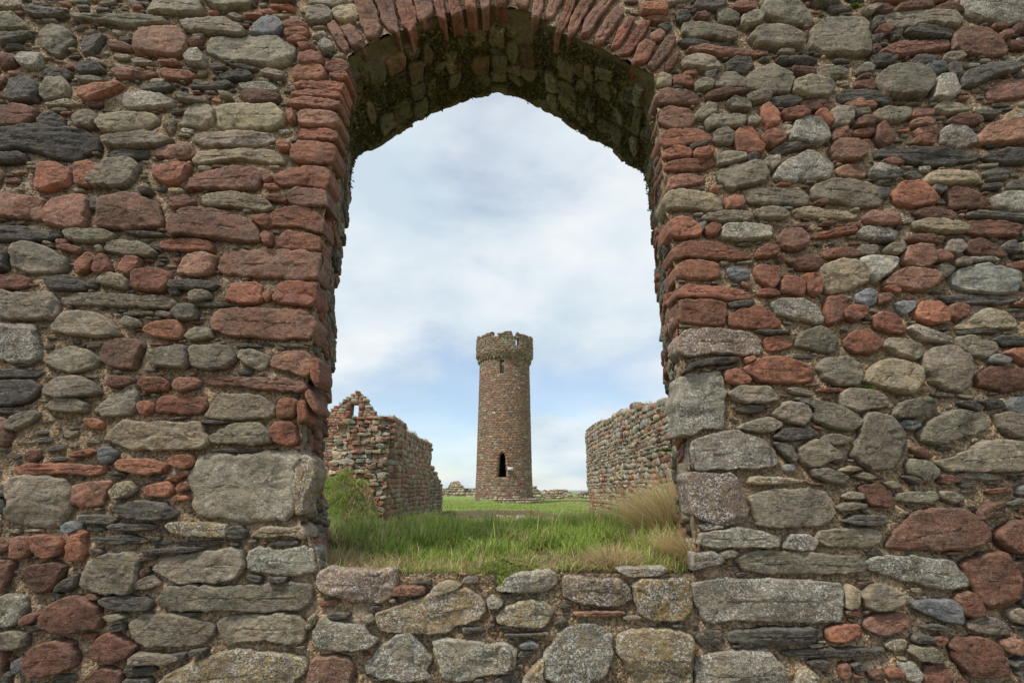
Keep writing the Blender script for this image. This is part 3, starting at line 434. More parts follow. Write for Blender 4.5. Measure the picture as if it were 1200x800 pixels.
def stone(col, poly, T, kind, rs, fmap, N=None, nr=None, back=-.05, step=.012, rnd=None, tintmul=1., mixadd=None, rough=1., tiltk=1., cut=None, jit=.028):
    o0 = outline(poly, 24, rs, jit=0)
    ar = abs(area(o0)); c = o0.mean(0)
    d = o0-c; cov = d.T@d; w, V = np.linalg.eigh(cov); ax = V[:, 1]; pr = d@ax; hh = d@V[:, 0]
    Lh = (pr.max()-pr.min())/2; Hh = max((hh.max()-hh.min())/2, 1e-3)
    per = 2*(Lh+Hh)*1.8
    if N is None: N = int(np.clip(per/step, 18, 110))
    if nr is None: nr = int(np.clip(Hh/step*1.0+2, 3, 15))
    slate = kind in SLATE
    o = outline(poly, N, rs, cut=cut if cut else (.10 if slate else .15), jit=jit, rounds=1)
    c = o.mean(0); d = o-c; pr = d@ax
    half = max(Lh-Hh, 0)*.9; tgt = c+np.clip(pr, -half, half)[:, None]*ax
    e = rnd if rnd else rs.uniform(.04, .17); kk = rs.uniform(1.3, 2.2)
    s = np.r_[0, 0, np.linspace(0, 1, nr+1)[1:]**1.15*.93]; s[1] = 0.004
    rings = []; hs = []
    nx, ny = rs.normal(0, .10)*tiltk, rs.normal(.02, .16)*tiltk
    fac = []
    for _ in range(rs.integers(3, 8)):
        a = rs.uniform(0, 2*pi); dv = np.array([cos(a), sin(a)]); ext = (abs(d@dv)).max()
        sl_ = rs.choice([.08, .16, .30, .9]); fac.append((dv, ext*(rs.uniform(-.3, .9) if sl_ < .25 else rs.uniform(.66, .96)), sl_*rs.uniform(.7, 1.3)))
    seed = int(rs.integers(0, 99999)); fz = rs.uniform(0, 50); rot = rs.normal(0, .10)
    sr = min(1, (Hh/.04))
    P = []; H = []
    for k, sk in enumerate(s):
        p = o+(tgt-o)*sk; t = np.clip(sk*1.05/e, 0, 1)
        pf = (1-(1-t)**kk)**(1/kk)
        P.append(p); H.append(np.full(N, pf))
    P = np.concatenate(P+[tgt.mean(0)[None]]); H = np.concatenate(H+[np.ones(1)])
    q = P-c
    h = T*H+(q[:, 0]*nx+q[:, 1]*ny)*H
    for dv, off, sl in fac: h = np.minimum(h, (T*1.02+np.minimum(0, -(q@dv-off))*sl)*np.clip(H*1.6, 0, 1)+(H > .3)*0)
    h = np.maximum(h, np.minimum(T*.42, .012)*H)
    x, y = P[:, 0]*cos(rot)-P[:, 1]*sin(rot), P[:, 0]*sin(rot)+P[:, 1]*cos(rot)
    am = rough*np.clip(H*1.4, 0, 1)
    if slate:
        sb = y*rs.uniform(55, 100)+fbm(x*9, y*9, fz, 2, seed)*1.3; ly = np.floor(sb); fr = sb-ly
        lv = _h(ly.astype(np.int64), (ly*0).astype(np.int64), (ly*0).astype(np.int64), seed); lv2 = _h((ly+1).astype(np.int64), (ly*0).astype(np.int64), (ly*0).astype(np.int64), seed)
        ff = np.clip((fr-.6)/.4, 0, 1); h = h+(lv*(1-ff)+lv2*ff)*.0022*am*sr*(kind == 'G' or Hh < .03)
    cs_ = .045+.03*(seed % 3); cx_, cy_ = x/cs_+fz, y/cs_*1.4   # conchoidal breaks: tilted flakes with sharp steps
    ccx, ccy = np.floor(cx_+.5*fbm(x*14, y*14, fz, 2, seed+1)), np.floor(cy_+.5*fbm(x*14+7, y*14, fz, 2, seed+2)); ci, cj = ccx.astype(np.int64), ccy.astype(np.int64)
    h = h+(_h(ci, cj, ci*0, seed+4)*.0018+(cx_-ccx-.5)*_h(ci, cj, ci*0, seed+5)*.0036+(cy_-ccy-.5)*_h(ci, cj, ci*0, seed+6)*.0042)*am*sr*np.clip(T/.02, .3, 1)
    h = h+fbm(x*12, y*15, fz, 3, seed+7, .6)*.0028*am*sr + fbm(x*48, y*60, fz, 2, seed+9)*.0018*am-np.clip(.12-np.abs(fbm(x*11+5, y*16, fz, 2, seed+3)), 0, .12)*.045*am*sr
    wob = fbm(P[:, 0]*30, P[:, 1]*30, fz, 2, seed+13)
    h = np.maximum(h, .0025*H)
    h[:N] = back
    h[N:2*N] = -.004+wob[N:2*N]*.003
    v = fmap(P[:, 0], P[:, 1], h)
    nrg = len(s); i = np.arange(N); j = (i+1) % N
    quads = np.concatenate([np.c_[i+k*N, j+k*N, j+(k+1)*N, i+(k+1)*N] for k in range(nrg-1)])
    tip = np.c_[i+(nrg-1)*N, j+(nrg-1)*N, np.full(N, nrg*N)]
    t, m = paint(kind, rs)
    if mixadd is not None: m = np.clip(m+mixadd, 0, 1)
    col.add(v, quads, tip, t*tintmul, m)
    return ar

# ================================================================== THE NEAR WALL
rs = np.random.default_rng(7)
wall = thing('ruined_wall', 'tall rubble wall of grey slate and red sandstone with an arched opening, nearest the viewer', 'wall')
fL, fA, fR = P2(FRONT_L, D), P2(FRONT_A, D), P2(FRONT_R, D)
SILLZ = ray(600, 676, D)[1]
def topz(x): return 5.05+.10*fbm(x*1.3, x*0, 3., 3, 4)-np.clip((x-3.50)*4, 0, .5)
def fmap_front(a, b, h): return np.c_[a, D-h, b]
opening = np.concatenate([fL[1:], fA[1:-1], fR[:-1]])
# read the outlines
recs = []
for (ox, oy, u), txt in STONES.items():
    for r in txt.replace('\n', '|').split('|'):
        f = r.split()
        if len(f) < 4: continue
        pts = [tuple(float(q)*u for q in w_.split(',')) for w_ in f[1:]]
        poly = P2([(ox+x, oy+y) for x, y in pts], D)
        k = f[0]; role = 'stone'
        if len(k) > 1: role = {'j': 'jamb_stone', 'v': 'arch_stone', 's': 'sill_stone'}[k[0]]; k = k[1]
        cc_ = poly.mean(0); dd_ = poly-cc_; poly = cc_+dd_*(1+.004/np.maximum(np.linalg.norm(dd_, axis=1), .012))[:, None]; recs.append([role, k, poly, abs(area(poly))])
# occupancy raster, 5 mm
GX0, GZ0, GS = -4.5, -.2, .005
NX, NZ = 1800, 1120
occ = np.zeros((NZ, NX), bool)
gx = GX0+(np.arange(NX)+.5)*GS; gz = GZ0+(np.arange(NZ)+.5)*GS
def stamp(poly, arr=occ, grow=0.):
    p = np.asarray(poly)
    if grow: c = p.mean(0); d = p-c; p = c+d*(1+grow/np.maximum(np.linalg.norm(d, axis=1), .01))[:, None]
    i0, i1 = np.searchsorted(gx, [p[:, 0].min(), p[:, 0].max()]); j0, j1 = np.searchsorted(gz, [p[:, 1].min(), p[:, 1].max()])
    if i1 <= i0 or j1 <= j0: return
    X, Z = np.meshgrid(gx[i0:i1], gz[j0:j1]); arr[j0:j1, i0:i1] |= inpoly(X, Z, p)
stamp(np.concatenate([opening, [[fR[-1][0], SILLZ+.02], [fL[0][0], SILLZ+.02]]]))
hole = occ.copy()
for r in recs: stamp(r[2])
# further stones: fill what is left, large sizes outside the frame first, then slivers in the joints
FW = P2([(-8, -8), (1208, -8), (1208, 808), (-8, 808)], D)
fr = np.zeros_like(occ); stamp(FW, fr)
extra = []
def try_fill(n, wr, hr, inside, margin, seed):
    r = np.random.default_rng(seed)
    th = np.linspace(0, 2*pi, 16, endpoint=False)
    for _ in range(n):
        w_, h_ = r.uniform(*wr)/2, r.uniform(*hr)/2
        x, z = r.uniform(-4.35, 4.35), r.uniform(-.1, 5.15)
        if z+h_ > topz(x)+.03: continue
        i, j = int((x-GX0)/GS), int((z-GZ0)/GS)
        if occ[j, i] or fr[j, i] != inside: continue
        rot = r.normal(0, .07)
        ok = True
        for ff in (1., .55):
            px = x+(w_+margin)*ff*np.cos(th); pz = z+(h_+margin)*ff*np.sin(th)+rot*(px-x)
            I = np.clip(((px-GX0)/GS).astype(int), 0, NX-1); J = np.clip(((pz-GZ0)/GS).astype(int), 0, NZ-1)
            if occ[J, I].any(): ok = False; break
        if not ok: continue
        m_ = 8; t8 = np.linspace(0, 2*pi, m_, endpoint=False)+r.uniform(-.25, .25, m_)
        ex = .5; rad = r.uniform(.70, 1.12, m_)
        px = w_*np.sign(np.cos(t8))*abs(np.cos(t8))**ex*rad; pz = h_*np.sign(np.sin(t8))*abs(np.sin(t8))**ex*rad
        poly = np.c_[x+px, z+pz+rot*px]
        stamp(poly); extra.append((poly, w_, h_, inside))
try_fill(9000, (.22, .5), (.08, .2), False, .0, 1)
try_fill(12000, (.12, .28), (.05, .12), False, .0, 2)
try_fill(8000, (.06, .15), (.025, .06), False, .0, 3)
try_fill(7000, (.08, .15), (.03, .05), True, .002, 4)
try_fill(9000, (.05, .12), (.014, .03), True, .001, 5)
try_fill(9000, (.025, .06), (.010, .022), True, .0, 6)
# ---- build: the largest 300 as objects, the rest joined
plain = sorted([r for r in recs if r[0] == 'stone'], key=lambda r: -r[3])
limit = plain[min(299, len(plain)-1)][3]
small = Col(); nbig = 0
def edge_rep(x): return x
for r in recs:
    role, k, poly, ar = r
    zc = poly[:, 1].mean(); xc = poly[:, 0].mean()
    hgt = poly[:, 1].max()-poly[:, 1].min()
    T = float(np.clip(rs.uniform(.012, .040)+hgt*.06, .012, .05))
    own = role != 'stone' or (ar >= limit and nbig < 300)
    c_ = Col() if own else small
    kw = dict(back=-.05)
    if role == 'jamb_stone': kw = dict(back=-.17, tiltk=.6); T = rs.uniform(.018, .034)
    if role == 'arch_stone': kw = dict(back=-.17, tiltk=.6); T = rs.uniform(.015, .032)
    if role == 'sill_stone': T = rs.uniform(.022, .045)
    madd = None
    if role == 'sill_stone' or (zc < 1.05 and abs(xc+.05) < 1.1): madd = np.array([0, .15, .25, 0])
    if k in 'yYW' : kw['rnd'] = .16
    stone(c_, poly, T, k, rs, fmap_front, mixadd=madd, **kw)
    if own:
        c_.build(role, M_ST, wall, False)
        if role == 'stone': nbig += 1
for poly, w_, h_, ins in extra:
    k = rs.choice(list('gGGrRpwyo'), p=[.26, .24, .16, .05, .08, .08, .04, .05, .04] if ins else [.32, .12, .10, .12, .12, .10, .05, .04, .03])
    if ins: stone(small, poly, rs.uniform(.002, .016), k, rs, fmap_front, step=.012 if w_ > .03 else .02, back=-.03)
    else: stone(small, poly, rs.uniform(.012, .04), k, rs, fmap_front, step=.026, back=-.04)
small.build('small_stones', M_ST, wall, False, kind='stuff')
print('stones', len(recs), 'limit', limit, 'extra', len(extra), sum(1 for e in extra if e[3]))

# ---- mortar face
def blur(a, n):
    a = a.astype(np.float32)
    for _ in range(2):
        for ax in (0, 1):
            cs = np.cumsum(np.pad(a, [(n+1, n) if q == ax else (0, 0) for q in (0, 1)], mode='edge'), axis=ax)
            a = (np.take(cs, np.arange(2*n+1, cs.shape[ax]), ax)-np.take(cs, np.arange(0, cs.shape[ax]-2*n-1), ax))/(2*n+1)
    return a
st_occ = occ & ~hole
near = blur(st_occ, 3)
up = np.roll(near, -5, 0)                        # stone just above this point: the joint under it is deeper
mst = .0115
mx_ = np.arange(-4.35, 4.351, mst); mz_ = np.arange(-.1, 5.3, mst)
X, Z = np.meshgrid(mx_, mz_)
I = np.clip(((X-GX0)/GS).astype(int), 0, NX-1); J = np.clip(((Z-GZ0)/GS).astype(int), 0, NZ-1)
Xj = X+fbm(X*40, Z*40, 0, 1, 31)*.003
dep = -.0055+fbm(X*5, Z*5, 0, 3, 33)*.008+fbm(X*28, Z*28, 0, 3, 37, .6)*.0055-.015*np.clip(up[J, I]*1.5-near[J, I]*.4, 0, 1)-.011*near[J, I]
Y_ = D-dep
keep = (Z[:-1, :-1] < topz(X[:-1, :-1])) & ~hole[J, I][:-1, :-1] & ~hole[J, I][1:, 1:]
idx = np.arange(X.size).reshape(X.shape)
q = np.stack([idx[:-1, :-1], idx[:-1, 1:], idx[1:, 1:], idx[1:, :-1]], -1)[keep]
us = np.unique(q); remap = np.zeros(X.size, int); remap[us] = np.arange(len(us))
mc = Col(); V_ = np.c_[X.ravel(), Y_.ravel(), Z.ravel()][us]
tw = fbm(V_[:, 0]*1.1, V_[:, 2]*1.1, 0, 3, 71)[:, None]
mc.add(V_, remap[q], None, np.array([.262, .184, .110])*(1+.22*tw), (0, 0, 0, 0))
mc.build('mortar', M_MO, wall)

# ---- pebbles and grit standing in the mortar
pb = Col(); r = np.random.default_rng(11)
oct_v = np.array([[1, 0, 0], [-1, 0, 0], [0, 1, 0], [0, -1, 0], [0, 0, 1], [0, 0, -1]], float)
oct_f = np.array([[0, 2, 4], [2, 1, 4], [1, 3, 4], [3, 0, 4], [2, 0, 5], [1, 2, 5], [3, 1, 5], [0, 3, 5]])
n = 26000; px = r.uniform(-3.9, 3.9, n); pz = r.uniform(.6, 5, n)
jj = ((pz-GZ0)/GS).astype(int); ii = ((px-GX0)/GS).astype(int)
ok = ~occ[jj, ii] & fr[jj, ii]; px, pz = px[ok], pz[ok]
mi = np.clip(((px+4.35)/mst).astype(int), 0, X.shape[1]-1); mj = np.clip(((pz+.1)/mst).astype(int), 0, X.shape[0]-1)
pd = Y_[mj, mi]
n = len(px); sz = r.uniform(.0022, .0062, n)*r.choice([1, 1, 1.5], n)
vv = oct_v[None]*sz[:, None, None]*r.uniform(.6, 1.4, (n, 6, 1))+np.stack([px, pd-.001, pz], -1)[:, None]
ff = oct_f[None]+np.arange(n)[:, None, None]*6
pc = np.array([(.34, .27, .18), (.24, .17, .10), (.12, .10, .08), (.42, .38, .32), (.30, .14, .09), (.22, .2, .17)])[r.integers(0, 6, n)]
pb.add(vv.reshape(-1, 3), None, ff.reshape(-1, 3), np.repeat(pc, 6, 0))
pb.build('grit', M_ST, wall, smooth=True, kind='stuff')

# ---- opening: reveal and soffit lofted from the front edge to the (splayed) back edge
def resamp(p, n):
    d = np.r_[0, np.cumsum(np.linalg.norm(np.diff(p, axis=0), axis=1))]; s = np.linspace(0, d[-1], n)
    return np.c_[np.interp(s, d, p[:, 0]), np.interp(s, d, p[:, 1])], d[-1]
YB = D+TH
bL, bA, bR = P2(BACK_L, YB), P2(BACK_A, YB), P2(BACK_R, YB)
nL, nA, nR = 150, 190, 150
F = []; Bk = []; lens = []
for a, b_, n_ in ((fL, bL, nL), (fA, bA, nA), (fR, bR, nR)):
    pa, la = resamp(a, n_); pb_, lb = resamp(b_, n_); k0 = 1 if F else 0
    F.append(pa[k0:]); Bk.append(pb_[k0:]); lens.append(la)
F = np.concatenate(F); Bk = np.concatenate(Bk)
# knock the sharp corner off the soffit's edge
def smooth(p, i0, i1, w_):
    q = p.copy()
    for i in range(i0, i1):
        k = min(w_, i-i0+2, i1-i+1); q[i] = p[max(0, i-k):i+k+1].mean(0)
    return q
F = smooth(F, nL-4, nL+nA-2, 16); Bk = smooth(Bk, nL-4, nL+nA-2, 5)
UL = np.r_[0, np.cumsum(np.linalg.norm(np.diff(F, axis=0), axis=1))]; UT = UL[-1]
CEN = np.array([F[:, 0].mean(), 2.2])
def loft0(a, b):
    """a = length along the arch outline, b = depth into the wall (0..TH)"""
    v = b/TH
    f = np.c_[np.interp(a, UL, F[:, 0]), np.interp(a, UL, F[:, 1])]; g = np.c_[np.interp(a, UL, Bk[:, 0]), np.interp(a, UL, Bk[:, 1])]
    p = f+(g-f)*v[:, None]; return np.c_[p[:, 0], D+b, p[:, 1]]
def loft(a, b, h):
    a = np.asarray(a, float); b = np.asarray(b, float); h = np.zeros_like(a)+h
    p = loft0(a, b); e = .03
    ta = loft0(np.minimum(a+e, UT), b)-loft0(np.maximum(a-e, 0), b); tb = loft0(a, b+e)-loft0(a, b-e)
    n = np.cross(ta, tb); n /= np.linalg.norm(n, axis=1)[:, None]+1e-9
    s = np.sign((CEN[0]-p[:, 0])*n[:, 0]+(CEN[1]-p[:, 2])*n[:, 2]); n *= s[:, None]
    return p+n*h[:, None]
def arch_frac(a): # 0 on the jambs, 1 on the arch
    a = np.asarray(a, float); return np.clip((a-lens[0]+.12)/.2, 0, 1)*np.clip((lens[0]+lens[1]+.12-a)/.2, 0, 1)
ua = np.arange(0, UT, .016); vb = np.arange(.0, TH+.016, .020)
A_, B_ = np.meshgrid(ua, vb); a_, b_ = A_.ravel(), B_.ravel()
hh_ = -.012+arch_frac(a_)*.010+fbm(a_*6, b_*6, 0, 3, 51)*.018+fbm(a_*30, b_*30, 0, 2, 53)*.006
V_ = loft(a_, b_, hh_-.016*arch_frac(a_)*np.clip((.16-b_)/.04, 0, 1)*(b_ > .001)); idx = np.arange(A_.size).reshape(A_.shape)
q = np.stack([idx[:-1, :-1], idx[1:, :-1], idx[1:, 1:], idx[:-1, 1:]], -1).reshape(-1, 4)
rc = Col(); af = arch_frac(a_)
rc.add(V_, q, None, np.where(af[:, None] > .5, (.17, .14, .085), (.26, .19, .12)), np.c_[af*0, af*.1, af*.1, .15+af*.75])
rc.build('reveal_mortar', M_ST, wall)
# stones in the reveal: rows run along the outline, each long in the depth direction
rr = np.random.default_rng(21); reveal = []
a0 = .02
while a0 < UT-.03:
    onarch = float(arch_frac([a0])[0]) > .4
    ht = rr.uniform(.045, .11) if not onarch else rr.uniform(.06, .15)
    b0 = rr.uniform(.0, .05) + (.08 if not onarch else .12)
    while b0 < TH-.045:
        ln = rr.uniform(.12, .34) if not onarch else rr.uniform(.08, .26)
        if b0+ln > TH-.06: ln = TH-b0+rr.uniform(-.02, .012 if onarch else .035)
        if ln > .04:
            g_ = .006; j = lambda s=(.028 if onarch else .012): rr.uniform(-s, s)
            poly = [(a0+g_+j(), b0+g_+j()), (a0+ht/2+j(), b0+j(.012)), (a0+ht-g_+j(), b0+g_+j()), (a0+ht+j(.008), b0+ln/2), (a0+ht-g_+j(), b0+ln-g_+j()), (a0+ht/2+j(), b0+ln+j(.012)), (a0+g_+j(), b0+ln-g_+j()), (a0+j(.008), b0+ln/2)]
            reveal.append((poly, onarch))
        b0 += ln
    a0 += ht
sm = Col(); reveal_sorted = sorted(reveal, key=lambda t: -abs(area(np.array(t[0]))))
for i_, (poly, onarch) in enumerate(reveal_sorted):
    left = poly[0][0] < lens[0]
    k = rr.choice(list('GgoRpy'), p=[.18, .34, .22, .06, .10, .10]) if onarch else rr.choice(list('grpGwRo'), p=[.28, .18, .18, .10, .10, .10, .06])
    c_ = Col() if i_ < 298 else sm
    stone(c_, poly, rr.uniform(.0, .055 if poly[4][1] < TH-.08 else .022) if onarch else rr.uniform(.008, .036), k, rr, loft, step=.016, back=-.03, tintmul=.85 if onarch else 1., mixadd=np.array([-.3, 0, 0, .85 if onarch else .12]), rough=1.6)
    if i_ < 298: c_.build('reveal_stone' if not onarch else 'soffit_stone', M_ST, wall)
if sm.n: sm.build('small_reveal_stones', M_ST, wall, kind='stuff')
# moss and grime hanging on the soffit: small tufts that roughen it
ms = Col(); rm = np.random.default_rng(41); n = 46000; a = rm.uniform(lens[0]-.35, lens[0]+lens[1]+.35, n); b = rm.uniform(.06, TH-.035, n)**1.0
dn = fbm(a*4.5, b*4.5, 0, 3, 401); kk = (dn > -.34) & (rm.uniform(size=n) < np.clip(arch_frac(a)+.25, 0, 1)); a, b, dn = a[kk], b[kk], dn[kk]; n = len(a)
p0 = loft(a, b, .004+.022*rm.uniform(0, 1, n)+.010*fbm(a*25, b*25, 0, 2, 403)); sz = rm.uniform(.004, .011, n)[:, None]
d1_, d2_, d3_ = [rm.normal(size=(n, 3))*sz for _ in range(3)]; d2_[:, 2] -= sz[:, 0]
pal = np.array([(.085, .090, .022), (.13, .125, .035), (.060, .055, .022), (.17, .145, .06), (.045, .050, .018), (.10, .08, .04)])[rm.integers(0, 6, n)]*rm.uniform(.8, 2.0, (n, 1))
ms.add(np.stack([p0+d1_, p0+d2_, p0+d3_], 1).reshape(-1, 3), None, np.arange(3*n).reshape(-1, 3), np.repeat(pal, 3, 0))
ms.build('soffit_moss', M_GR, wall, False, kind='stuff')
print('reveal', len(reveal))

# ---- body of the wall behind the facing: back face, ends, top
bk = Col()
bm_ = .05; X, Z = np.meshgrid(np.arange(-4.35, 4.351, bm_), np.arange(-.1, 5.3, bm_))
bhole = inpoly(X, Z, np.concatenate([Bk, [[Bk[-1][0], .9], [Bk[0][0], .9]]])) & (Z > .95)
keep = (Z[:-1, :-1] < topz(X[:-1, :-1])) & ~bhole[:-1, :-1] & ~bhole[1:, 1:] & ~bhole[1:, :-1] & ~bhole[:-1, 1:]
idx = np.arange(X.size).reshape(X.shape); q = np.stack([idx[:-1, :-1], idx[1:, :-1], idx[1:, 1:], idx[:-1, 1:]], -1)[keep]
bk.add(np.c_[X.ravel(), YB-.02+.02*fbm(X*5, Z*5, 0, 2, 81).ravel(), Z.ravel()], q, None, (.18, .15, .11), (.2, .1, .1, .2))
xs = np.arange(-4.35, 4.36, .05); tz = topz(xs)-.03
yy = np.linspace(D+.0, YB-.02, 14); XX, YY = np.meshgrid(xs, yy); ZZ = topz(XX)-.02+.03*fbm(XX*6, YY*6, 0, 2, 83)
idx = np.arange(XX.size).reshape(XX.shape); q = np.stack([idx[:-1, :-1], idx[:-1, 1:], idx[1:, 1:], idx[1:, :-1]], -1).reshape(-1, 4)
bk.add(np.c_[XX.ravel(), YY.ravel(), ZZ.ravel()], q, None, (.16, .13, .09), (.2, .1, .1, .3))
for sx in (-4.35, 4.35): bk.add([(sx, D+.01, -.1), (sx, YB-.02, -.1), (sx, YB-.02, 4.9), (sx, D+.01, 4.9)], [[0, 1, 2, 3]], None, (.16, .14, .1), (.2, .1, .1, .2))
bk.build('wall_core', M_ST, wall)

# ================================================================== GROUND
YK = np.array([2.8, 3.1, 3.6, 4.4, 5.6, 7, 10, 14, 20, 22.6, 23.4, 30, 46, 60, 80, 130]); ZK = np.array([1.085, 1.09, 1.13, 1.16, 1.12, .97, .78, .60, .40, .32, .62, .56, .42, .45, .75, .9])
def gz_(x, y):
    x = np.asarray(x, float); y = np.asarray(y, float)
    z = np.interp(y+.5*fbm(x*.5, y*0, 1., 2, 5)*np.clip((y-15)/6, 0, 1), YK, ZK)
    z = z+np.clip((y-3.0)/8, 0, 1)*.10*fbm(x*.4, y*.4, 0, 3, 91)+.018*fbm(x*3, y*3, 0, 3, 93)
    z = z+.98*np.exp(-np.abs((x+3.60+.12*np.sin(y*3))/.92)**5-np.abs((y-10.1)/.85)**2.4)*(1-.16*np.clip((-x-3.1)/.8, 0, 1))*(1+.16*fbm(x*3.5, y*3.5, 0, 3, 96))
    z = z+.10*fbm(x*2.2, y*2.2, 0, 2, 95)*np.exp(-((x+3)/1.2)**2-((y-10)/1.5)**2)+.16*np.exp(-((x-1.5)/.7)**2-((y-4.2)/.9)**2)
    z = z+.38*np.exp(-((x+2.0)/1.1)**2-((y-43.2)/1.6)**2)
    return z
def grassy(x, y):
    """0 bare brown earth .. 1 green"""
    f = np.ones_like(x)
    f = f-.95*np.exp(-((y-22.7)/1.0)**2)*(x > -3)
    return np.clip(f, 0, 1)
ys = np.concatenate([[2.846, 2.85], np.arange(2.90, 6.5, .07), np.geomspace(6.5, 150, 150)]); xs = np.r_[-np.geomspace(4, 140, 40)[::-1], np.linspace(-3.95, 3.95, 100), np.geomspace(4, 140, 40)]
XX, YY = np.meshgrid(xs, ys); ZZ = gz_(XX, YY); ZZ[0] -= .25
g_ = Col(); idx = np.arange(XX.size).reshape(XX.shape); q = np.stack([idx[:-1, :-1], idx[:-1, 1:], idx[1:, 1:], idx[1:, :-1]], -1).reshape(-1, 4)
gg = grassy(XX, YY).ravel()[:, None]
farg = np.clip((YY.ravel()-5)/3, 0, 1)[:, None]
tint = np.array([.085, .060, .036])*(1-gg*farg)+np.array([.17, .23, .055])*gg*farg
md_ = np.exp(-((XX.ravel()+3.4)/1.1)**4-((YY.ravel()-10)/1.3)**4)[:, None]; tint = tint*(1-md_)+np.array([.085, .088, .030])*md_
g_.add(np.c_[XX.ravel(), YY.ravel(), ZZ.ravel()], q, None, tint); g_.build('ground', M_SO, kind='structure')
g2 = Col(); xs = np.linspace(-60, 60, 60); ys = np.linspace(-60, D+.05, 40); XX, YY = np.meshgrid(xs, ys); ZZ = -.02+.03*fbm(XX*.7, YY*.7, 0, 3, 14)
idx = np.arange(XX.size).reshape(XX.shape); q = np.stack([idx[:-1, :-1], idx[:-1, 1:], idx[1:, 1:], idx[1:, :-1]], -1).reshape(-1, 4)
g2.add(np.c_[XX.ravel(), YY.ravel(), ZZ.ravel()], q, None, (.24, .21, .14)); g2.build('ground', M_SO, kind='structure')
sea = Col(); sea.add([(-40000, 100, -14), (40000, 100, -14), (40000, 55000, -14), (-40000, 55000, -14)], [[0, 1, 2, 3]], None, (.03, .08, .14)); sea.build('sea', M_SEA, kind='structure')

# ------------------------------------------------------------------ grass
GREENS = np.array([(.25, .40, .060), (.17, .31, .045), (.34, .46, .085), (.48, .50, .16), (.30, .38, .07)]); TANS = np.array([(.66, .50, .27), (.54, .40, .21), (.72, .60, .36), (.40, .28, .15)])
def blades(col, x, y, z, L, w, tan, lean, rs_, spread=.35, seg=3):
    n = len(x); L = np.zeros(n)+L; w = np.zeros(n)+w
    az = rs_.uniform(0, 2*pi, n); tl = np.abs(rs_.normal(0, spread, n))
    dx = np.cos(az)*tl+lean[0]; dy = np.sin(az)*tl+lean[1]
    fa = rs_.uniform(0, pi, n); sx, sy = np.cos(fa)*w/2, np.sin(fa)*w/2
    base = np.where((rs_.uniform(size=n) < tan)[:, None], TANS[rs_.integers(0, len(TANS), n)], GREENS[rs_.integers(0, len(GREENS), n)])
    base = base*rs_.uniform(.7, 1.3, (n, 1))
    V = []; cc = []
    for k in range(seg+1):
        t = k/seg; up = L*t*(1-.28*t*(np.abs(dx)+np.abs(dy))); px = x+dx*L*t*t*1.1; py = y+dy*L*t*t*1.1; pz = z+np.maximum(up, 0)
        ww = (1-t)**.6 if k < seg else 0
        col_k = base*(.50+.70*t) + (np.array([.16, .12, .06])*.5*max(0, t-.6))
        if k < seg: V += [np.c_[px-sx*ww, py-sy*ww, pz], np.c_[px+sx*ww, py+sy*ww, pz]]; cc += [col_k, col_k]
        else: V += [np.c_[px, py, pz]]; cc += [col_k]
    m = len(V); vv = np.stack(V, 1).reshape(-1, 3); ct = np.stack(cc, 1).reshape(-1, 3)
    o = np.arange(n)[:, None]*m
    qs = [o+np.array([[2*k, 2*k+1, 2*k+3, 2*k+2]]) for k in range(seg-1)]
    tr = o+np.array([[2*seg-2, 2*seg-1, 2*seg]])
    col.add(vv, np.concatenate(qs) if qs else None, tr, ct)
gr = np.random.default_rng(5)
# long grass on the sill and the bank behind it
G1 = Col(); n = 52000
x = gr.uniform(-1.35, 1.45, n); y = 2.85+gr.uniform(0, 1, n)**1.3*3.0
clump = fbm(x*5, y*5, 0, 2, 61)
front = np.clip(1-(y-2.88)/.50, 0, 1)            # short, dry and worn at the front edge
bare = np.exp(-((x+.12-.1)/.30)**2-((y-3.00)/.10)**2)
keep = (gr.uniform(size=n) > bare*1.2) & (gr.uniform(size=n) > front*.25) & (clump > -.95)
x, y, clump, front = x[keep], y[keep], clump[keep], front[keep]
L = (.100+.085*clump)*(1-.60*front)*gr.uniform(.6, 1.25, len(x))
L *= 1+.55*np.clip((x-.45)/.5, 0, 1)
L = L*np.where(gr.uniform(size=len(x)) < .06, 1.5, 1)
tanp = np.clip(.14+.26*fbm(x*2.2, y*2.2, 0, 2, 63)+.16*front+.15*np.clip((-x-.72)/.25, 0, 1)+.30*np.clip((x-.62)/.4, 0, 1), .04, .92)
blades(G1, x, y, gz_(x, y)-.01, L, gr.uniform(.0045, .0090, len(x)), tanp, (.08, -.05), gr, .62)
# low weeds and dead litter on the worn front edge
n = 9000; x = gr.uniform(-1.15, 1.2, n); y = 2.86+gr.uniform(0, 1, n)**1.2*.50; kk = (fbm(x*6, y*6, 0, 2, 69) > -.25) & (gr.uniform(size=n) > np.exp(-((x-.02)/.26)**2-((y-3.02)/.08)**2)); x, y = x[kk], y[kk]
blades(G1, x, y, gz_(x, y)-.004, gr.uniform(.015, .045, len(x)), gr.uniform(.007, .014, len(x)), np.clip(.12+.5*fbm(x*4, y*4, 0, 2, 70), 0, 1), (0, -.1), gr, .9, 2)
n = 3200; x = gr.uniform(-1.12, 1.15, n); y = 2.85+gr.uniform(0, 1, n)**1.5*.42
blades(G1, x, y, gz_(x, y)+.002, gr.uniform(.04, .11, n), gr.uniform(.0025, .0045, n), .96, (0, -.25), gr, 1.2, 3)
G1.build('long_grass', M_GR, None, False, kind='stuff', label='long green and straw-coloured grass growing on the sill of the arched opening', category='grass')
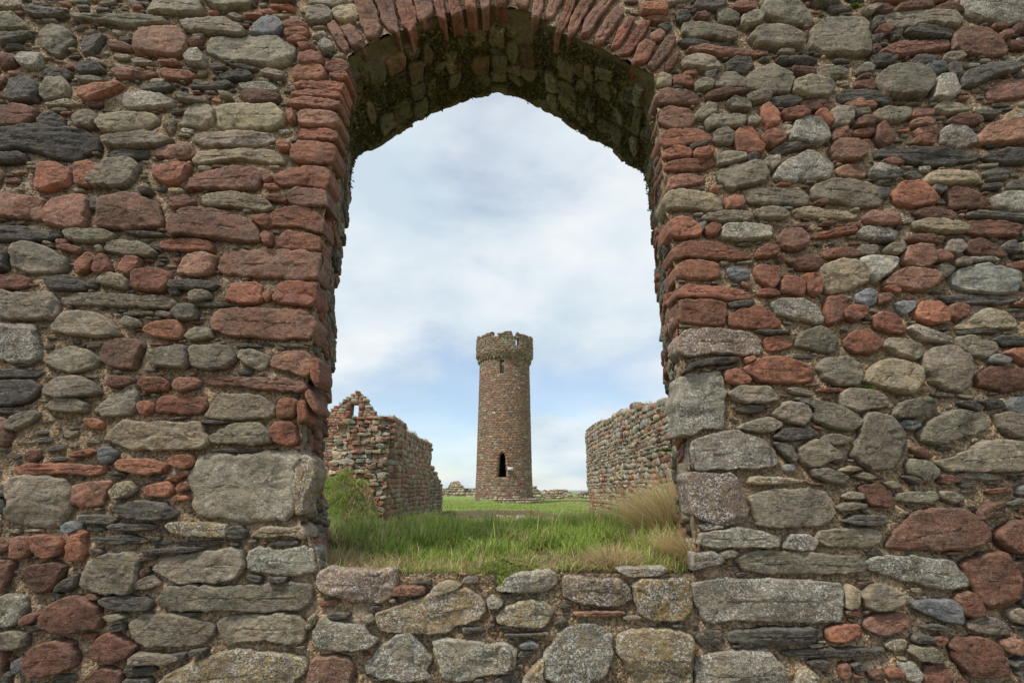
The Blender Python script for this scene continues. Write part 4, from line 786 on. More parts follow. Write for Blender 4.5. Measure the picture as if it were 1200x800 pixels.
# middle distance: rough turf behind the opening and on the mound
G2 = Col(); n = 52000
x = gr.uniform(-5.2, 3.2, n); y = 5.6+gr.uniform(0, 1, n)**1.2*8
L = gr.uniform(.03, .055, n)*(1+.5*fbm(x*6, y*6, 0, 2, 66))*(1+1.8*(x > 0)); tp = np.clip(.15+.5*fbm(x*2.6, y*2.6, 0, 2, 65), .03, .9)
md = np.exp(-((x+2.62)/.20)**2-((y-9.9)/.8)**2); tp = np.clip(tp+.6*md, 0, .95)
blades(G2, x, y, gz_(x, y)-.01, L, .010, tp, (.1, 0), gr, .45, 2)
n = 15000; x = gr.uniform(-4.6, -2.5, n); y = gr.uniform(9.0, 11.0, n); zz_ = gz_(x, y); cl_n = fbm(x*4, y*4, 0, 3, 68)
kk = (zz_ > 1.0) & (cl_n > -.5); x, y, zz_, cl_n = x[kk], y[kk], zz_[kk], cl_n[kk]
blades(G2, x, y, zz_-.01, (.07+.05*cl_n)*gr.uniform(.5, 1.3, len(x)), .011, np.clip(.15+.5*fbm(x*3, y*3, 0, 2, 72)+.7*(x > -2.85), 0, .95), (.15, -.15), gr, .6, 3)
G2.build('rough_turf', M_GR, None, False, kind='stuff', label='rough green turf on the slope and mound below the ruined walls', category='grass')
G3 = Col(); n = 60000
y = 17*(60/17)**gr.uniform(0, 1, n); x = gr.uniform(-.19, .23, n)*y
k_ = gr.uniform(size=n) < grassy(x, y)+.12; x, y = x[k_], y[k_]
tp = np.clip(.10+.35*fbm(x*.25, y*.25, 0, 3, 67)+.5*(1-grassy(x, y))+.3*np.clip((x-2)/3, 0, 1), .03, .9)
blades(G3, x, y, gz_(x, y)-.01, gr.uniform(.03, .10, len(x)), .0009*y+.006, tp, (.1, 0), gr, .6, 2)
G3.build('lawn_grass', M_GR, None, False, kind='stuff', label='short bright green lawn around the foot of the round tower', category='grass')
# tussocks: dry clumps one can point to
def tussock(cx, cy, n, L, rad, tanp, label, lean=(0, 0), cat='grass'):
    c_ = Col(); a = gr.uniform(0, 2*pi, n); r_ = rad*np.sqrt(gr.uniform(0, 1, n)); x = cx+np.cos(a)*r_; y = cy+np.sin(a)*r_
    z = gz_(x, y)-.02
    for s_ in range(12):
        m = slice(s_*n//12, (s_+1)*n//12)
        blades(c_, x[m], y[m], z[m], L*gr.uniform(.55, 1.15, len(x[m])), .0036, tanp, (lean[0]+(x[m]-cx)/rad*.7, lean[1]+(y[m]-cy)/rad*.5), gr, .28)
    c_.build('grass_tussock', M_GR, None, False, label=label, category=cat)
tussock(1.02, 3.02, 2600, .24, .12, .93, 'dry straw-coloured tussock low against the foot of the right jamb, fan shaped', (-.15, -.25))
tussock(1.08, 3.66, 3400, .42, .20, .86, 'tall tan and green tussock behind the right jamb, highest of the sill grass', (-.25, 0))
tussock(-1.00, 3.12, 1100, .13, .13, .8, 'pale dry tussock beside the left jamb', (.25, -.1))
tussock(.55, 3.02, 1500, .13, .12, .9, 'short bleached tussock on the front edge above the pale flat sill stone', (0, -.2))
# moss cushion hanging over the sill stones
mo = Col(); mcx, mcz = ray(600, 668, D-.01)
def moss_z(u, v):      # u along the sill, v into it, both -1..1
    r2 = np.sqrt(u*u+v*v)*(1+.28*fbm(u*2.2+3, v*2.2, 0, 2, 301))
    return .038*np.sqrt(np.clip(1-r2**2, 0, 1))*(1+.5*fbm(u*3, v*3, 0, 2, 303))-.045*np.clip(-v, 0, 1)**1.5*(r2 < 1.2)+.01*v, r2
def moss_p(u, v):
    z, r2 = moss_z(u, v); return mcx+u*.145, D+.06+v*.085, SILLZ+.028+z, r2
n = 9000; u_ = gr.uniform(-1.1, 1.1, n); v_ = gr.uniform(-1.1, 1.1, n); mx1, my, mz, r2 = moss_p(u_, v_); kk = (r2 < 1.02) & (fbm(u_*5, v_*5, 0, 2, 305) > -.5); mx1, my, mz = mx1[kk], my[kk], mz[kk]
blades(mo, mx1, my, mz-.004, gr.uniform(.007, .022, len(mx1)), gr.uniform(.003, .007, len(mx1)), np.clip(.12+.4*fbm(mx1*18, my*18, 0, 2, 307), 0, .8), (0, -.2), gr, .5, 2)
mo.build('moss_cushion', M_GR, None, False, label='low bright green moss cushion spilling over the middle of the sill stones', category='moss')
mb = Col(); t1, t2 = np.meshgrid(np.linspace(0, 2*pi, 33)[:-1], np.linspace(0, .93, 8)); mu, mv_ = (np.cos(t1)*t2).ravel(), (np.sin(t1)*t2).ravel()
bx_, by_, bz_, _ = moss_p(mu, mv_)
mb.add(np.c_[bx_, by_, bz_-.006], [[k*32+i, k*32+(i+1) % 32, (k+1)*32+(i+1) % 32, (k+1)*32+i] for k in range(7) for i in range(32)], None, (.16, .18, .05), (0, 0, 0, .4))
mb.build('moss_body', M_ST, bpy.data.objects['moss_cushion'])
# little plants rooted in the joints
def wall_plant(px, py, size, n, label):
    c_ = Col(); x0, z0 = ray(px, py, D-.02); r_ = np.random.default_rng(int(px))
    for _ in range(n):
        a = r_.uniform(0, 2*pi); l = size*r_.uniform(.4, 1); el = r_.uniform(-.3, .9)
        tip = np.array([x0+cos(a)*l, D-.025-abs(sin(a))*l*.5, z0+el*l*.5]); w_ = size*.10
        b0 = np.array([x0+r_.normal(0, size*.2), D-.008, z0+r_.normal(0, size*.06)]); mid = (b0+tip)/2+[0, -.003, .003]
        c_.add([b0, mid+[w_, 0, w_*.5], tip, mid-[w_, 0, w_*.5]], [[0, 1, 2, 3]], None, np.array([.10, .17, .035])*r_.uniform(.7, 1.4))
    c_.build('wall_plant', M_GR, None, False, label=label, category='plant')
wall_plant(1016, 456, .055, 90, 'small green rosette growing in a joint right of the arch, above a dark slate')
wall_plant(1002, 9, .06, 80, 'small green weed near the top edge of the wall, right of the arch')
wall_plant(962, 20, .04, 40, 'tiny green weed beside the big pale slate at the top right')
wall_plant(781, 528, .05, 0+60, 'bright green moss plant low on the right reveal')
# pale stone on the grass
ls = Col(); X0, Z0 = ray(610, 601, 21.5); zz0 = float(gz_(X0, 21.5))
stone(ls, [(-.19, -.1), (0, -.14), (.2, -.08), (.16, .12), (-.1, .15)], .12, 'W', rs, lambda a, b, h: np.c_[X0+a, 21.5+b, zz0+.02+h], step=.05, back=-.1)
ls.build('loose_stone', M_FAR, None, label='pale loose stone lying at the worn edge of the lawn in front of the tower', category='stone')

t = thing('half_buried_stones', 'broken row of half-buried grey stones along the worn brown edge of the lawn', 'stones')
for k in range(13):
    xk = -2.2+k*.42+gr.uniform(-.12, .12); yk = 22.3+gr.uniform(-.25, .25); zk = float(gz_(xk, yk)); w_ = gr.uniform(.10, .24); c_ = Col()
    stone(c_, [(-w_, -.09), (0, -.11), (w_, -.08), (w_*.9, .09), (-w_*.3, .12), (-w_, .06)], gr.uniform(.05, .12), gr.choice(list('gGpo')), gr, lambda a, b, h: np.c_[xk+a, yk+b, zk+.01+h], N=14, nr=3, back=-.1); c_.build('stone', M_FAR, t)
# ================================================================== RUINS BEYOND
def mkmap(P0, U, Vv, Nn, warp=.0, seed=0):
    P0, U, Vv, Nn = [np.array(t, float) for t in (P0, U, Vv, Nn)]
    def f(a, b, h):
        a = np.asarray(a, float); b = np.asarray(b, float); h = np.zeros_like(a)+h
        if warp: h = h+warp*fbm(a*1.2, b*1.2, 0, 3, seed)
        return P0+a[:, None]*U+b[:, None]*Vv+h[:, None]*Nn
    return f
def courses(fm, width, crest, ch, ln, kinds, probs, rs_, parent=None, big=0, hole_=None, T=(.02, .05), step=.05, low=None, name='stone', base=0., tintmul=1., mixadd=None, N=9, nr=2, limit_parts=300, mat=None, back=-.13, jit_=.20):
    """lays rubble in rough courses on a mapped face; stones of at least 'big' area become parts, the rest one joined part"""
    cells = []
    z = base
    while z < 20:
        h0 = rs_.uniform(*ch); a = rs_.uniform(-ln[1]*.5, 0); any_ = False
        while a < width:
            l = rs_.uniform(*ln); m_ = a+l/2
            if -.05 <= m_ <= width and z+h0*.6 < crest(m_):
                any_ = True
                if not (hole_ and hole_(m_, z+h0/2)):
                    a1, a2 = max(a, -.06), min(a+l, width)
                    if rs_.uniform() < .16 and l > .8*ln[1]: parts_ = [(a1, a2, z, z+h0*.5), (a1, a2, z+h0*.5, z+h0)]
                    else: parts_ = [(a1, a2, z, z+h0)]
                    for c0, c1, z0, z1 in parts_:
                        if c1-c0 < .03: continue
                        j = lambda s: rs_.uniform(-s, s); g = h0*.02; js = h0*jit_
                        wave = .25*h0*float(fbm([c0*1.3], [z*3], 0, 2, 17)[0])
                        cells.append([(c0+g+j(js), z0+g+j(js)+wave), ((c0+c1)/2+j(js), z0+g*.5+j(js)+wave), (c1-g+j(js), z0+g+j(js)+wave), (c1-g*.5+j(js*.6), (z0+z1)/2+wave), (c1-g+j(js), z1-g+j(js)+wave), ((c0+c1)/2+j(js), z1+j(js)+wave), (c0+g+j(js), z1-g+j(js)+wave), (c0+g*.5, (z0+z1)/2+wave)])
            a += l
        z += h0
        if not any_ and z > base+.5: break
    rest = Col(); nb = 0
    order = sorted(range(len(cells)), key=lambda i: -abs(area(np.array(cells[i]))))
    for i in order:
        p = cells[i]; own = big and nb < limit_parts and abs(area(np.array(p))) >= big
        c_ = Col() if own else rest
        zc = p[0][1]; k = rs_.choice(list(kinds), p=probs(zc) if callable(probs) else probs)
        stone(c_, p, rs_.uniform(*T), k, rs_, fm, N=N, nr=nr, back=back, tintmul=tintmul, mixadd=mixadd, rnd=.3, jit=.0)
        if own: nb += 1; c_.build(name, mat or M_FAR, parent, True)
    if rest.n: rest.build('small_stones', mat or M_FAR, parent, True, kind='stuff')
    return len(cells)
def core(parent, outline_xz, place, th, tint=(.24, .185, .125), name='wall_core'):
    """solid body behind the facing: the outline's lower and upper edge give a grid that follows the face"""
    o = np.array(outline_xz, float); h = len(o)//2; lo, up = o[:h], o[h:][::-1]; R_ = 16
    t = np.linspace(0, 1, R_+1)[:, None]; A = lo[:, 0][None]+(up[:, 0]-lo[:, 0])[None]*t; B = lo[:, 1][None]+(up[:, 1]-lo[:, 1])[None]*t
    a, b = A.ravel(), B.ravel(); f = place(a, b, -.035+.02*fbm(a*5, b*5, 0, 2, 7)); k_ = place(a, b, np.full(a.shape, -th)); n = len(a)
    idx = np.arange(n).reshape(A.shape); q = np.stack([idx[:-1, :-1], idx[:-1, 1:], idx[1:, 1:], idx[1:, :-1]], -1).reshape(-1, 4)
    rim = np.r_[idx[0], idx[1:, -1], idx[-1, ::-1][1:], idx[::-1, 0][1:-1]]; rn = np.roll(rim, -1)
    c_ = Col(); c_.add(np.r_[f, k_], np.concatenate([q, q[:, ::-1]+n, np.c_[rim, rim+n, rn+n, rn]]), None, tint, (0, .1, .1, .15))
    return c_.build(name, M_MO, parent, False)
def strip(width, crest, base, step=.15, hole_=None):
    xs = np.linspace(0, width, max(2, int(width/step)+1)); return [(x, base) for x in xs]+[(x, crest(x)-.05) for x in xs[::-1]]
def crest_grass(place, width, crest, depth, n, L, parent, seed, tanp=.5):
    r_ = np.random.default_rng(seed); c_ = Col(); a = r_.uniform(0, width, n); d_ = r_.uniform(0.02, depth, n)
    kk = fbm(a*3, d_*3, 0, 2, seed) > -.15; a, d_ = a[kk], d_[kk]
    p = place(a, np.array([crest(q) for q in a])-.03, -d_)
    blades(c_, p[:, 0], p[:, 1], p[:, 2], r_.uniform(.4, 1.1, len(a))*L, .014, tanp, (.1, 0), r_, .5, 2)
    c_.build('crest_grass', M_GR, parent, False, kind='stuff')
rw = np.random.default_rng(33)
REDMIX = ('rRpgwy', [.22, .14, .30, .16, .10, .08]); GREYMIX = ('gwyprG', [.36, .26, .14, .12, .06, .06])
# --- right ruined wall: its long face looks left
t = thing('ruined_wall', 'long ruined rubble wall with a rounded broken end, standing right of the round tower', 'wall')
def cr_(u): return float(np.interp(u, [0, 1.5, 3.4, 5.5, 8, 9.0, 9.6], [2.55, 2.78, 2.98, 3.06, 3.13, 3.12, 2.85]))-.05+.06*float(fbm([u*2.2], [0.], 0, 3, 44)[0])
# face runs from the far end (u=0) to the near end
def right_place(a, b, h):
    a = np.asarray(a, float); h = np.zeros_like(a)+h; s = 9.6-a     # s: 0 far .. 9.6 near
    Yv = 15.2-s; Xv = 2.07+.10*np.clip(s-3, 0, 9)/6
    bend = np.clip(.5-s, 0, .5)**2*1.6
    nx = -1.0; return np.c_[Xv-h+bend+.05*fbm(a*1.1, np.asarray(b)*1.1, 0, 2, 9), Yv, b]
core(t, strip(9.6, lambda u: cr_(u), -.1), right_place, 1.0)
def prR(z):
    w_ = np.clip((z-1.35)/.7, 0, 1); p = np.array([.04, .05, .34, .24, .23, .10])*(1-w_)+np.array([.02, .02, .12, .34, .32, .18])*w_; return p/p.sum()
print('right', courses(right_place, 9.6, cr_, (.05, .13), (.08, .26), 'rRpgwy', prR, rw, t, jit_=.30, big=.016, T=(-.01, .03), tintmul=1.5, base=.35, limit_parts=290))
crest_grass(right_place, 9.6, cr_, .9, 2600, .09, t, 3)
# far end face of the right wall
endm = mkmap((2.55, 15.2, 0), (1, 0, 0), (0, 0, 1), (0, 1, 0))
courses(endm, 1.0, lambda u: 2.9, (.09, .14), (.12, .3), 'rRpgwy', prR, rw, t, base=.35)
# --- left ruined wall
t = thing('ruined_wall', 'red ruined wall with grass along its top and a broken rubble end, left of the tower', 'wall')
def cl_(u): return float(np.interp(u, [0, .6, 2, 4, 5.2, 5.7], [3.03, 3.08, 2.98, 2.98, 3.02, 2.9]))+.05*float(fbm([u*2.2], [0.], 0, 3, 46)[0])
def left_place(a, b, h):
    a = np.asarray(a, float); h = np.zeros_like(a)+h
    return np.c_[-2.60+h+.04*fbm(a*1.1, np.asarray(b)*1.1, 0, 2, 19), 11.3+a, b]
core(t, strip(5.7, cl_, -.1), left_place, .95)
def prL(z): return np.array([.08, .08, .52, .12, .12, .08])
print('left', courses(left_place, 5.7, cl_, (.085, .15), (.13, .32), 'rRpgwy', prL, rw, t, big=.0145, T=(-.01, .03), base=.3, tintmul=1.35, limit_parts=150))
crest_grass(left_place, 5.7, cl_, .9, 4600, .11, t, 5, .45)
# rubble end towards the viewer
def ce_(u): return float(np.interp(u, [0, .15, .4, .9, 1.27], [2.55, 2.9, 3.05, 3.12, 3.05]))+.06*float(fbm([u*3], [0.], 0, 2, 47)[0])
endp = mkmap((-3.85, 11.22, 0), (1, 0, 0), (0, 0, 1), (0, -1, 0), .12, 71)
core(t, strip(1.20, ce_, -.1), endp, 1.4)
print('end', courses(endp, 1.20, ce_, (.055, .12), (.09, .22), 'gwyprG', [.16, .20, .20, .32, .08, .04], rw, t, big=.0105, T=(-.01, .07), tintmul=1.5, base=.6, N=14, nr=4, jit_=.34, limit_parts=140))
# --- gable wall
t = thing('gable_wall', 'pointed ruined gable wall with one small rectangular window, left of the tower', 'wall')
GY = 15.0; gx0 = -8.6
def ax_(px, py): return ray(px, py, GY)
apx, apz = ax_(420, 458); rx, rz = ax_(445, 490); lx, lz = ax_(377, 487)
w0, w1 = ax_(411.5, 480)[0], ax_(420, 480)[0]; wz0, wz1 = ax_(416, 490)[1], ax_(416, 474)[1]
def cg_(u):
    x = gx0+u; b_ = float(np.interp(x, [gx0, lx-1.5, lx, apx-.12, apx+.10, rx, rx+.6], [2.4, 2.9, lz, apz, apz, rz, rz-.9])); return b_+.03*float(fbm([u*5], [0.], 0, 2, 49)[0])
gm = mkmap((gx0, GY, 0), (1, 0, 0), (0, 0, 1), (0, -1, 0), .03, 73)
gh = lambda u, z: w0-.17 < gx0+u < w1+.17 and wz0-.05 < z < wz1+.08
Wd = -3.55-gx0
gp = mkmap((gx0, GY, 0), (1, 0, 0), (0, 0, 1), (0, -1, 0))
# body in four pieces round the window
ul, ur = w0-gx0, w1-gx0
def sub_core(u0, u1, b0, b1=None):
    xs = np.linspace(u0, u1, max(2, int((u1-u0)/.12)+1)); o = [(x, b0) for x in xs]+[(x, (b1 if b1 else cg_(x)-.05)) for x in xs[::-1]]; core(t, o, gp, .28)
sub_core(0, ul, .2); sub_core(ur, Wd, .2); sub_core(ul, ur, .2, wz0); sub_core(ul, ur, wz1+.05)
print('gable', courses(gm, Wd, cg_, (.06, .11), (.10, .27), 'rRpgwy', [.12, .06, .40, .14, .14, .14], rw, t, big=.0165, T=(-.01, .02), tintmul=1.5, base=.7, hole_=gh, limit_parts=90))
for side, xx in (('l', w0-.16), ('r', w1)):
    for k in range(2):
        c_ = Col(); z0 = wz0+k*.24
        stone(c_, [(xx-gx0, z0), (xx-gx0+.16, z0), (xx-gx0+.16, z0+.23), (xx-gx0, z0+.23)], .06, 'r', rw, gp, N=12, nr=2, back=-.16, rnd=.2); c_.build('jamb_stone', M_FAR, t)
c_ = Col(); stone(c_, [(ul-.16, wz1), (ur+.16, wz1), (ur+.14, wz1+.12), (ul-.12, wz1+.12)], .06, 'p', rw, gp, N=14, nr=2, back=-.16, rnd=.2); c_.build('lintel', M_FAR, t)
# --- low wall farther on
t = thing('ruined_wall', 'low sloping ruined wall end seen just past the red wall, left of the tower', 'wall')
def cm_(u): return float(np.interp(u, [0, 1.5, 4.2], [2.42, 2.32, 1.75]))
mm = mkmap((-2.98, 18.4, 0), (0, 1, 0), (0, 0, 1), (1, 0, 0), .03, 75)
core(t, strip(4.2, cm_, -.1), mm, .8)
courses(mm, 4.2, cm_, (.10, .17), (.14, .34), 'rRpgwy', [.12, .12, .26, .26, .14, .10], rw, t, T=(.02, .05), base=.2)
# --- far curtain walls
def far_wall(pxs, tops, Y, basez, label, seed, th=1.2, grp=None):
    t = thing('far_wall', label, 'wall'); x0 = ray(pxs[0], 580, Y)[0]; x1 = ray(pxs[-1], 580, Y)[0]; us = [ray(p, 580, Y)[0]-x0 for p in pxs]; zs = [ray(600, q-2.5, Y)[1] for q in tops]
    cf = lambda u: float(np.interp(u, us, zs))+.10*float(fbm([u*1.6+seed], [0.], 0, 2, seed)[0])
    m_ = mkmap((x0, Y, 0), (1, 0, 0), (0, 0, 1), (0, -1, 0), .06, seed)
    core(t, strip(x1-x0, cf, basez-.5, .5), m_, th)
    courses(m_, x1-x0, cf, (.20, .36), (.30, .8), 'gwypG', [.36, .26, .16, .10, .12], np.random.default_rng(seed), t, T=(.0, .08), base=basez-.3, N=8, nr=1, tintmul=1.5)
far_wall([498, 512, 525, 527, 531, 539, 540, 546, 547, 558, 575], [577, 576, 575, 566, 565, 566, 571, 574, 573, 574, 574], 74, .6, 'far broken grey wall with one taller block, on the skyline left of the tower', 3)
far_wall([606, 624, 626, 629, 633, 634, 638], [574, 572, 571, 573, 577, 580, 583], 60, .35, 'short far grey wall sloping down, touching the right edge of the tower', 4)
far_wall([637, 640, 648, 656, 663, 666, 672, 674], [577, 576, 576, 575, 575, 578, 580, 585], 64, .3, 'far grey wall with a stepped top, on the skyline between tower and right ruin', 5)
far_wall([676, 680, 690, 700, 720], [579, 578, 577, 576, 576], 62, .3, 'far grey wall fragment half hidden by the right ruin', 6)

# ================================================================== ROUND TOWER
TY = 46.0; tw_ = thing('round_tower', 'tall round tower of red sandstone with a battlemented top and a narrow arched doorway', 'tower')
def tz(py): return ray(600, py, TY-2.4)[1]
TX = ray(591, 500, TY)[0]; zb, zp, zt = .25, tz(415.5), tz(389)
def rad(z): return np.interp(z, [zb, 3, zp, zp+.01], [2.52, 2.42, 2.28, 2.28])
def amap(radf):
    def f(a, b, h):    # a: length along circumference at r=2.4 (0 = facing the viewer), b: height
        a = np.asarray(a, float); b = np.asarray(b, float); r_ = radf(b)+h; th = a/2.4
        return np.c_[TX+np.sin(th)*r_, TY-np.cos(th)*r_, b]
    return f
CIRC = 2*pi*2.4
def pxa(px): return (px-591)/600*(TY-2.4)*1.03          # photo x -> length on the near face
d0, d1 = pxa(583.5), pxa(594.5); dz0, dz1 = tz(559), tz(530); wv0, wv1 = pxa(585.5), pxa(590.8); wz0_, wz1_ = tz(437), tz(421)
def door(a, z):
    t_ = np.clip((z-dz0)/(dz1-dz0), 0, 1); cx = (d0+d1)/2+.02; hw = (d1-d0)/2*np.where(t_ < .72, 1-.32*t_/.72, .68*np.sqrt(np.clip(1-((t_-.72)/.28)**2, 0, 1)))
    return (np.abs(a-cx) < hw) & (z > dz0) & (z < dz1)
def slit(a, z): return (a > wv0) & (a < wv1) & (z > wz0_) & (z < wz1_)
def ringshell(name, radf, z0, z1, holes, depth, topfn=None, na=360, dz=.07, tint=(.20, .145, .105)):
    th = np.linspace(-CIRC/2, CIRC/2, na+1); zs = np.arange(z0, z1+dz, dz); A, Zv = np.meshgrid(th, zs)
    hl = np.zeros((len(zs)-1, na), bool); ac = (A[:-1, :-1]+A[1:, 1:])/2; zc = (Zv[:-1, :-1]+Zv[1:, 1:])/2
    for h_ in holes: hl |= h_(ac, zc)
    if topfn is not None: hl |= zc > topfn(ac)
    om = amap(lambda b: radf(b)-.012)(A.ravel(), Zv.ravel(), 0.); im = amap(lambda b: radf(b)-depth)(A.ravel(), Zv.ravel(), 0.)
    idx = np.arange(A.size).reshape(A.shape); n = A.size
    q = np.stack([idx[:-1, :-1], idx[:-1, 1:], idx[1:, 1:], idx[1:, :-1]], -1)[~hl]; qi = np.stack([idx[:-1, :-1], idx[1:, :-1], idx[1:, 1:], idx[:-1, 1:]], -1)[~hl]+n
    qs = [q, qi]; H_, W_ = hl.shape
    e = []
    s = ~hl
    jj, ii = np.where(s[:, :-1] & hl[:, 1:]); e.append(np.c_[idx[jj, ii+1], idx[jj, ii+1]+n, idx[jj+1, ii+1]+n, idx[jj+1, ii+1]])
    jj, ii = np.where(hl[:, :-1] & s[:, 1:]); e.append(np.c_[idx[jj, ii+1], idx[jj+1, ii+1], idx[jj+1, ii+1]+n, idx[jj, ii+1]+n])
    jj, ii = np.where(s[:-1] & hl[1:]); e.append(np.c_[idx[jj+1, ii], idx[jj+1, ii+1], idx[jj+1, ii+1]+n, idx[jj+1, ii]+n])
    jj, ii = np.where(hl[:-1] & s[1:]); e.append(np.c_[idx[jj+1, ii], idx[jj+1, ii]+n, idx[jj+1, ii+1]+n, idx[jj+1, ii+1]])
    jj = H_-1; ii = np.where(s[-1])[0]; e.append(np.c_[idx[jj+1, ii], idx[jj+1, ii+1], idx[jj+1, ii+1]+n, idx[jj+1, ii]+n])
    ii = np.where(s[0])[0]; e.append(np.c_[idx[0, ii], idx[0, ii]+n, idx[0, ii+1]+n, idx[0, ii+1]])
    c_ = Col(); c_.add(np.r_[om, im], np.concatenate(qs+e), None, tint, (0, .1, .05, .1)); return c_.build(name, M_FAR, tw_, False)
ringshell('shaft', rad, zb-.6, zp, [door, slit], .9)
def tower_face(name, radf, z0, top, holes, kinds, probs, ch, ln, seed, T=(.03, .09), jit_=.1):
    r_ = np.random.default_rng(seed); c_ = Col(); z = z0; fm = amap(radf); nst = 0
    ang_ok = lambda a: True
    while z < 30:
        h0 = r_.uniform(*ch); a = -CIRC/2; hit = False
        while a < CIRC/2-.05:
            l = min(r_.uniform(*ln), CIRC/2-a); m_ = a+l/2
            tp = top(np.array([m_]))[0] if callable(top) else top
            if z+h0*.7 < tp:
                hit = True
                if not any(bool(h_(np.array([q, q]), np.array([z+h0*.2, z+h0*.8])).any()) for h_ in holes for q in np.linspace(a+.03, a+l-.03, 6)):
                    j = lambda s=h0*jit_: r_.uniform(-s, s); g = .012
                    poly = [(a+g+j(), z+g+j()), (a+l-g+j(), z+g+j()), (a+l-g+j(), z+h0-g+j()), (a+g+j(), z+h0-g+j())]
                    pr = probs(m_, z) if callable(probs) else probs; tm = 1.28
                    stone(c_, poly, r_.uniform(*T), r_.choice(list(kinds), p=pr), r_, fm, N=8, nr=1, back=-.06, rnd=.4, jit=0, tintmul=r_.uniform(.82, 1.30)*1.05); nst += 1
            a += l
        z += h0
        if not hit: break
    c_.build(name, M_FAR, tw_, True, kind='stuff'); return nst
def ptow(a, z):
    n_ = float(fbm([a*.5], [z*.4], 0, 2, 88)[0]); g = np.clip(.35+.5*n_+.25*(z < 3), .08, .8)
    p = np.array([.14, .26, .46, .03, .02, 0])*(1-g)+np.array([.05, .12, .34, .20, .14, .14])*g; p = p+.005; return p/p.sum()
print('tower', tower_face('shaft_stones', rad, zb-.1, zp-.02, [door, slit], 'rRpgwy', ptow, (.10, .19), (.14, .42), 5, T=(.0, .03), jit_=.16))
# parapet: corbelled ring, open to the sky, with shallow battlements and slots
pr_ = lambda b: np.interp(b, [zp-.35, zp, zp+.30, zt+.5], [2.36, 2.44, 2.60, 2.60])
mer = [(a_, w_) for a_, w_ in [(pxa(575), .5), (pxa(588), .75), (pxa(602), .85), (pxa(616), .6)]]
def ptop(a):
    a = np.asarray(a, float); t_ = np.full(a.shape, zt-.42)+.06*fbm(a*2, a*0, 0, 2, 12)
    ph = np.mod(a+.55, 1.62); return np.where(ph < 1.18, t_+.40+.03*fbm(a*5, a*0, 0, 2, 13), t_+.02)
slots = [lambda a, z, c0=pxa(606.3), w_=.17: (np.abs(a-c0) < w_) & (z > tz(405)) & (z < tz(396)), lambda a, z, c0=pxa(568), w_=.10: (np.abs(a-c0) < w_) & (z > tz(405)) & (z < tz(397)),
         lambda a, z: (np.abs(np.abs(a)-5.2) < .16) & (z > tz(405)) & (z < tz(396))]
ringshell('parapet', pr_, zp-.12, zt+.2, slots, .45, ptop, dz=.06, tint=(.19, .16, .115))
tower_face('parapet_stones', pr_, zp-.05, lambda a: ptop(a)+.05, slots, 'rRpgwy', [.07, .14, .32, .20, .12, .15], (.12, .20), (.20, .45), 6)
for k in range(44):
    a = -CIRC/2+k*CIRC/44; c_ = Col()
    stone(c_, [(a, zp-.30), (a+.2, zp-.30), (a+.2, zp-.02), (a, zp-.02)], .16+.05*rw.uniform(), rw.choice(list('Rpo')), rw, amap(rad), N=10, nr=2, back=-.1, rnd=.3, jit=0); c_.build('corbel', M_FAR, tw_)
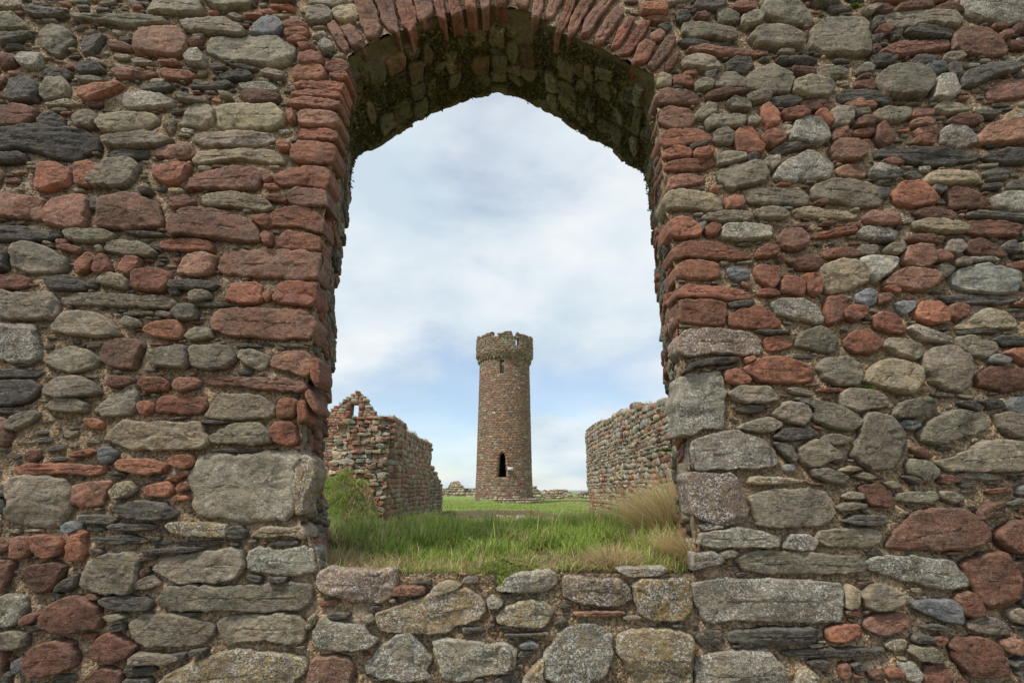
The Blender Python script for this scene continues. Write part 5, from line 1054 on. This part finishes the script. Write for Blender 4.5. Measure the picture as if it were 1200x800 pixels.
# doorway arch and jamb stones
for s_ in (-1, 1):
    for k in range(6):
        z0 = dz0+k*(dz1-dz0)*.12; cx = (d0+d1)/2+.02; hw = (d1-d0)/2*(1-.32*k*.12/.72); a = cx+s_*(hw+.02); a2 = a+s_*rw.uniform(.16, .30)
        c_ = Col(); stone(c_, [(min(a, a2), z0), (max(a, a2), z0), (max(a, a2), z0+.25), (min(a, a2), z0+.25)], .08, 'p', rw, amap(rad), N=10, nr=2, back=-.2, rnd=.3, jit=0); c_.build('jamb_stone', M_FAR, tw_)
for k in range(7):
    b0, b1 = pi*k/7, pi*(k+.92)/7; cx = (d0+d1)/2+.02; zc_ = dz0+(dz1-dz0)*.72; r0 = (d1-d0)/2*.68+.03; r1 = r0+.22; zs_ = (dz1-dz0)*.28/((d1-d0)/2*.68)
    P = lambda r_, b_: (cx+cos(b_)*r_, zc_+sin(b_)*(r_*1.0+(dz1-dz0)*.28-r0+.03))
    c_ = Col(); stone(c_, [P(r0, b0), P(r1, b0), P(r1, b1), P(r0, b1)], .08, 'r', rw, amap(rad), N=10, nr=2, back=-.2, rnd=.3, jit=0); c_.build('arch_stone', M_FAR, tw_)
# white notice beside the doorway
def box(c_, x0, x1, y0, y1, z0, z1, tint):
    v = [(x, y, z) for z in (z0, z1) for y in (y0, y1) for x in (x0, x1)]
    c_.add(v, [[0, 2, 3, 1], [4, 5, 7, 6], [0, 1, 5, 4], [2, 6, 7, 3], [0, 4, 6, 2], [1, 3, 7, 5]], None, tint)
sg = Col(); sx = TX+pxa(598.3); yv = TY-2.52; box(sg, sx-.24, sx+.24, yv-.06, yv+.1, tz(551), tz(547.3), (.8, .8, .8)); sg.build('notice_board', plain_mat('white_board', (.6, .58, .6)), tw_, False)
# footing: pale rough stones in a low ring
rf = lambda b: np.interp(b, [.0, .45, 1.15], [3.15, 3.0, 2.60])
def ftop(a): a = np.asarray(a, float); return .98+.16*fbm(a*1.2, a*0, 0, 2, 23)-.45*np.clip((-a-1.3)/1.2, 0, 1)
tower_face('footing_stones', rf, .1, ftop, [], 'gwypGW', [.30, .30, .14, .10, .06, .10], (.14, .22), (.18, .42), 9, T=(.04, .14))
ft = Col(); th = np.linspace(0, 2*pi, 61)[:-1]; vb_ = np.concatenate([np.c_[TX+np.sin(th)*r_, TY-np.cos(th)*r_, np.full(60, z_)] for r_, z_ in ((3.12, -.2), (2.95, .45), (2.4, .62))])
ft.add(vb_, [[k*60+i, k*60+(i+1) % 60, (k+1)*60+(i+1) % 60, (k+1)*60+i] for k in range(2) for i in range(60)], None, (.17, .15, .11), (0, .3, .1, .3)); ft.build('footing', M_FAR, tw_, True)
tris = 0
for o in bpy.data.objects:
    if o.type == 'MESH': tris += sum(len(p.vertices)-2 for p in o.data.polygons) if len(o.data.polygons) < 200 else len(o.data.loops)-2*len(o.data.polygons)
print('tris', tris, 'objects', len(bpy.data.objects))
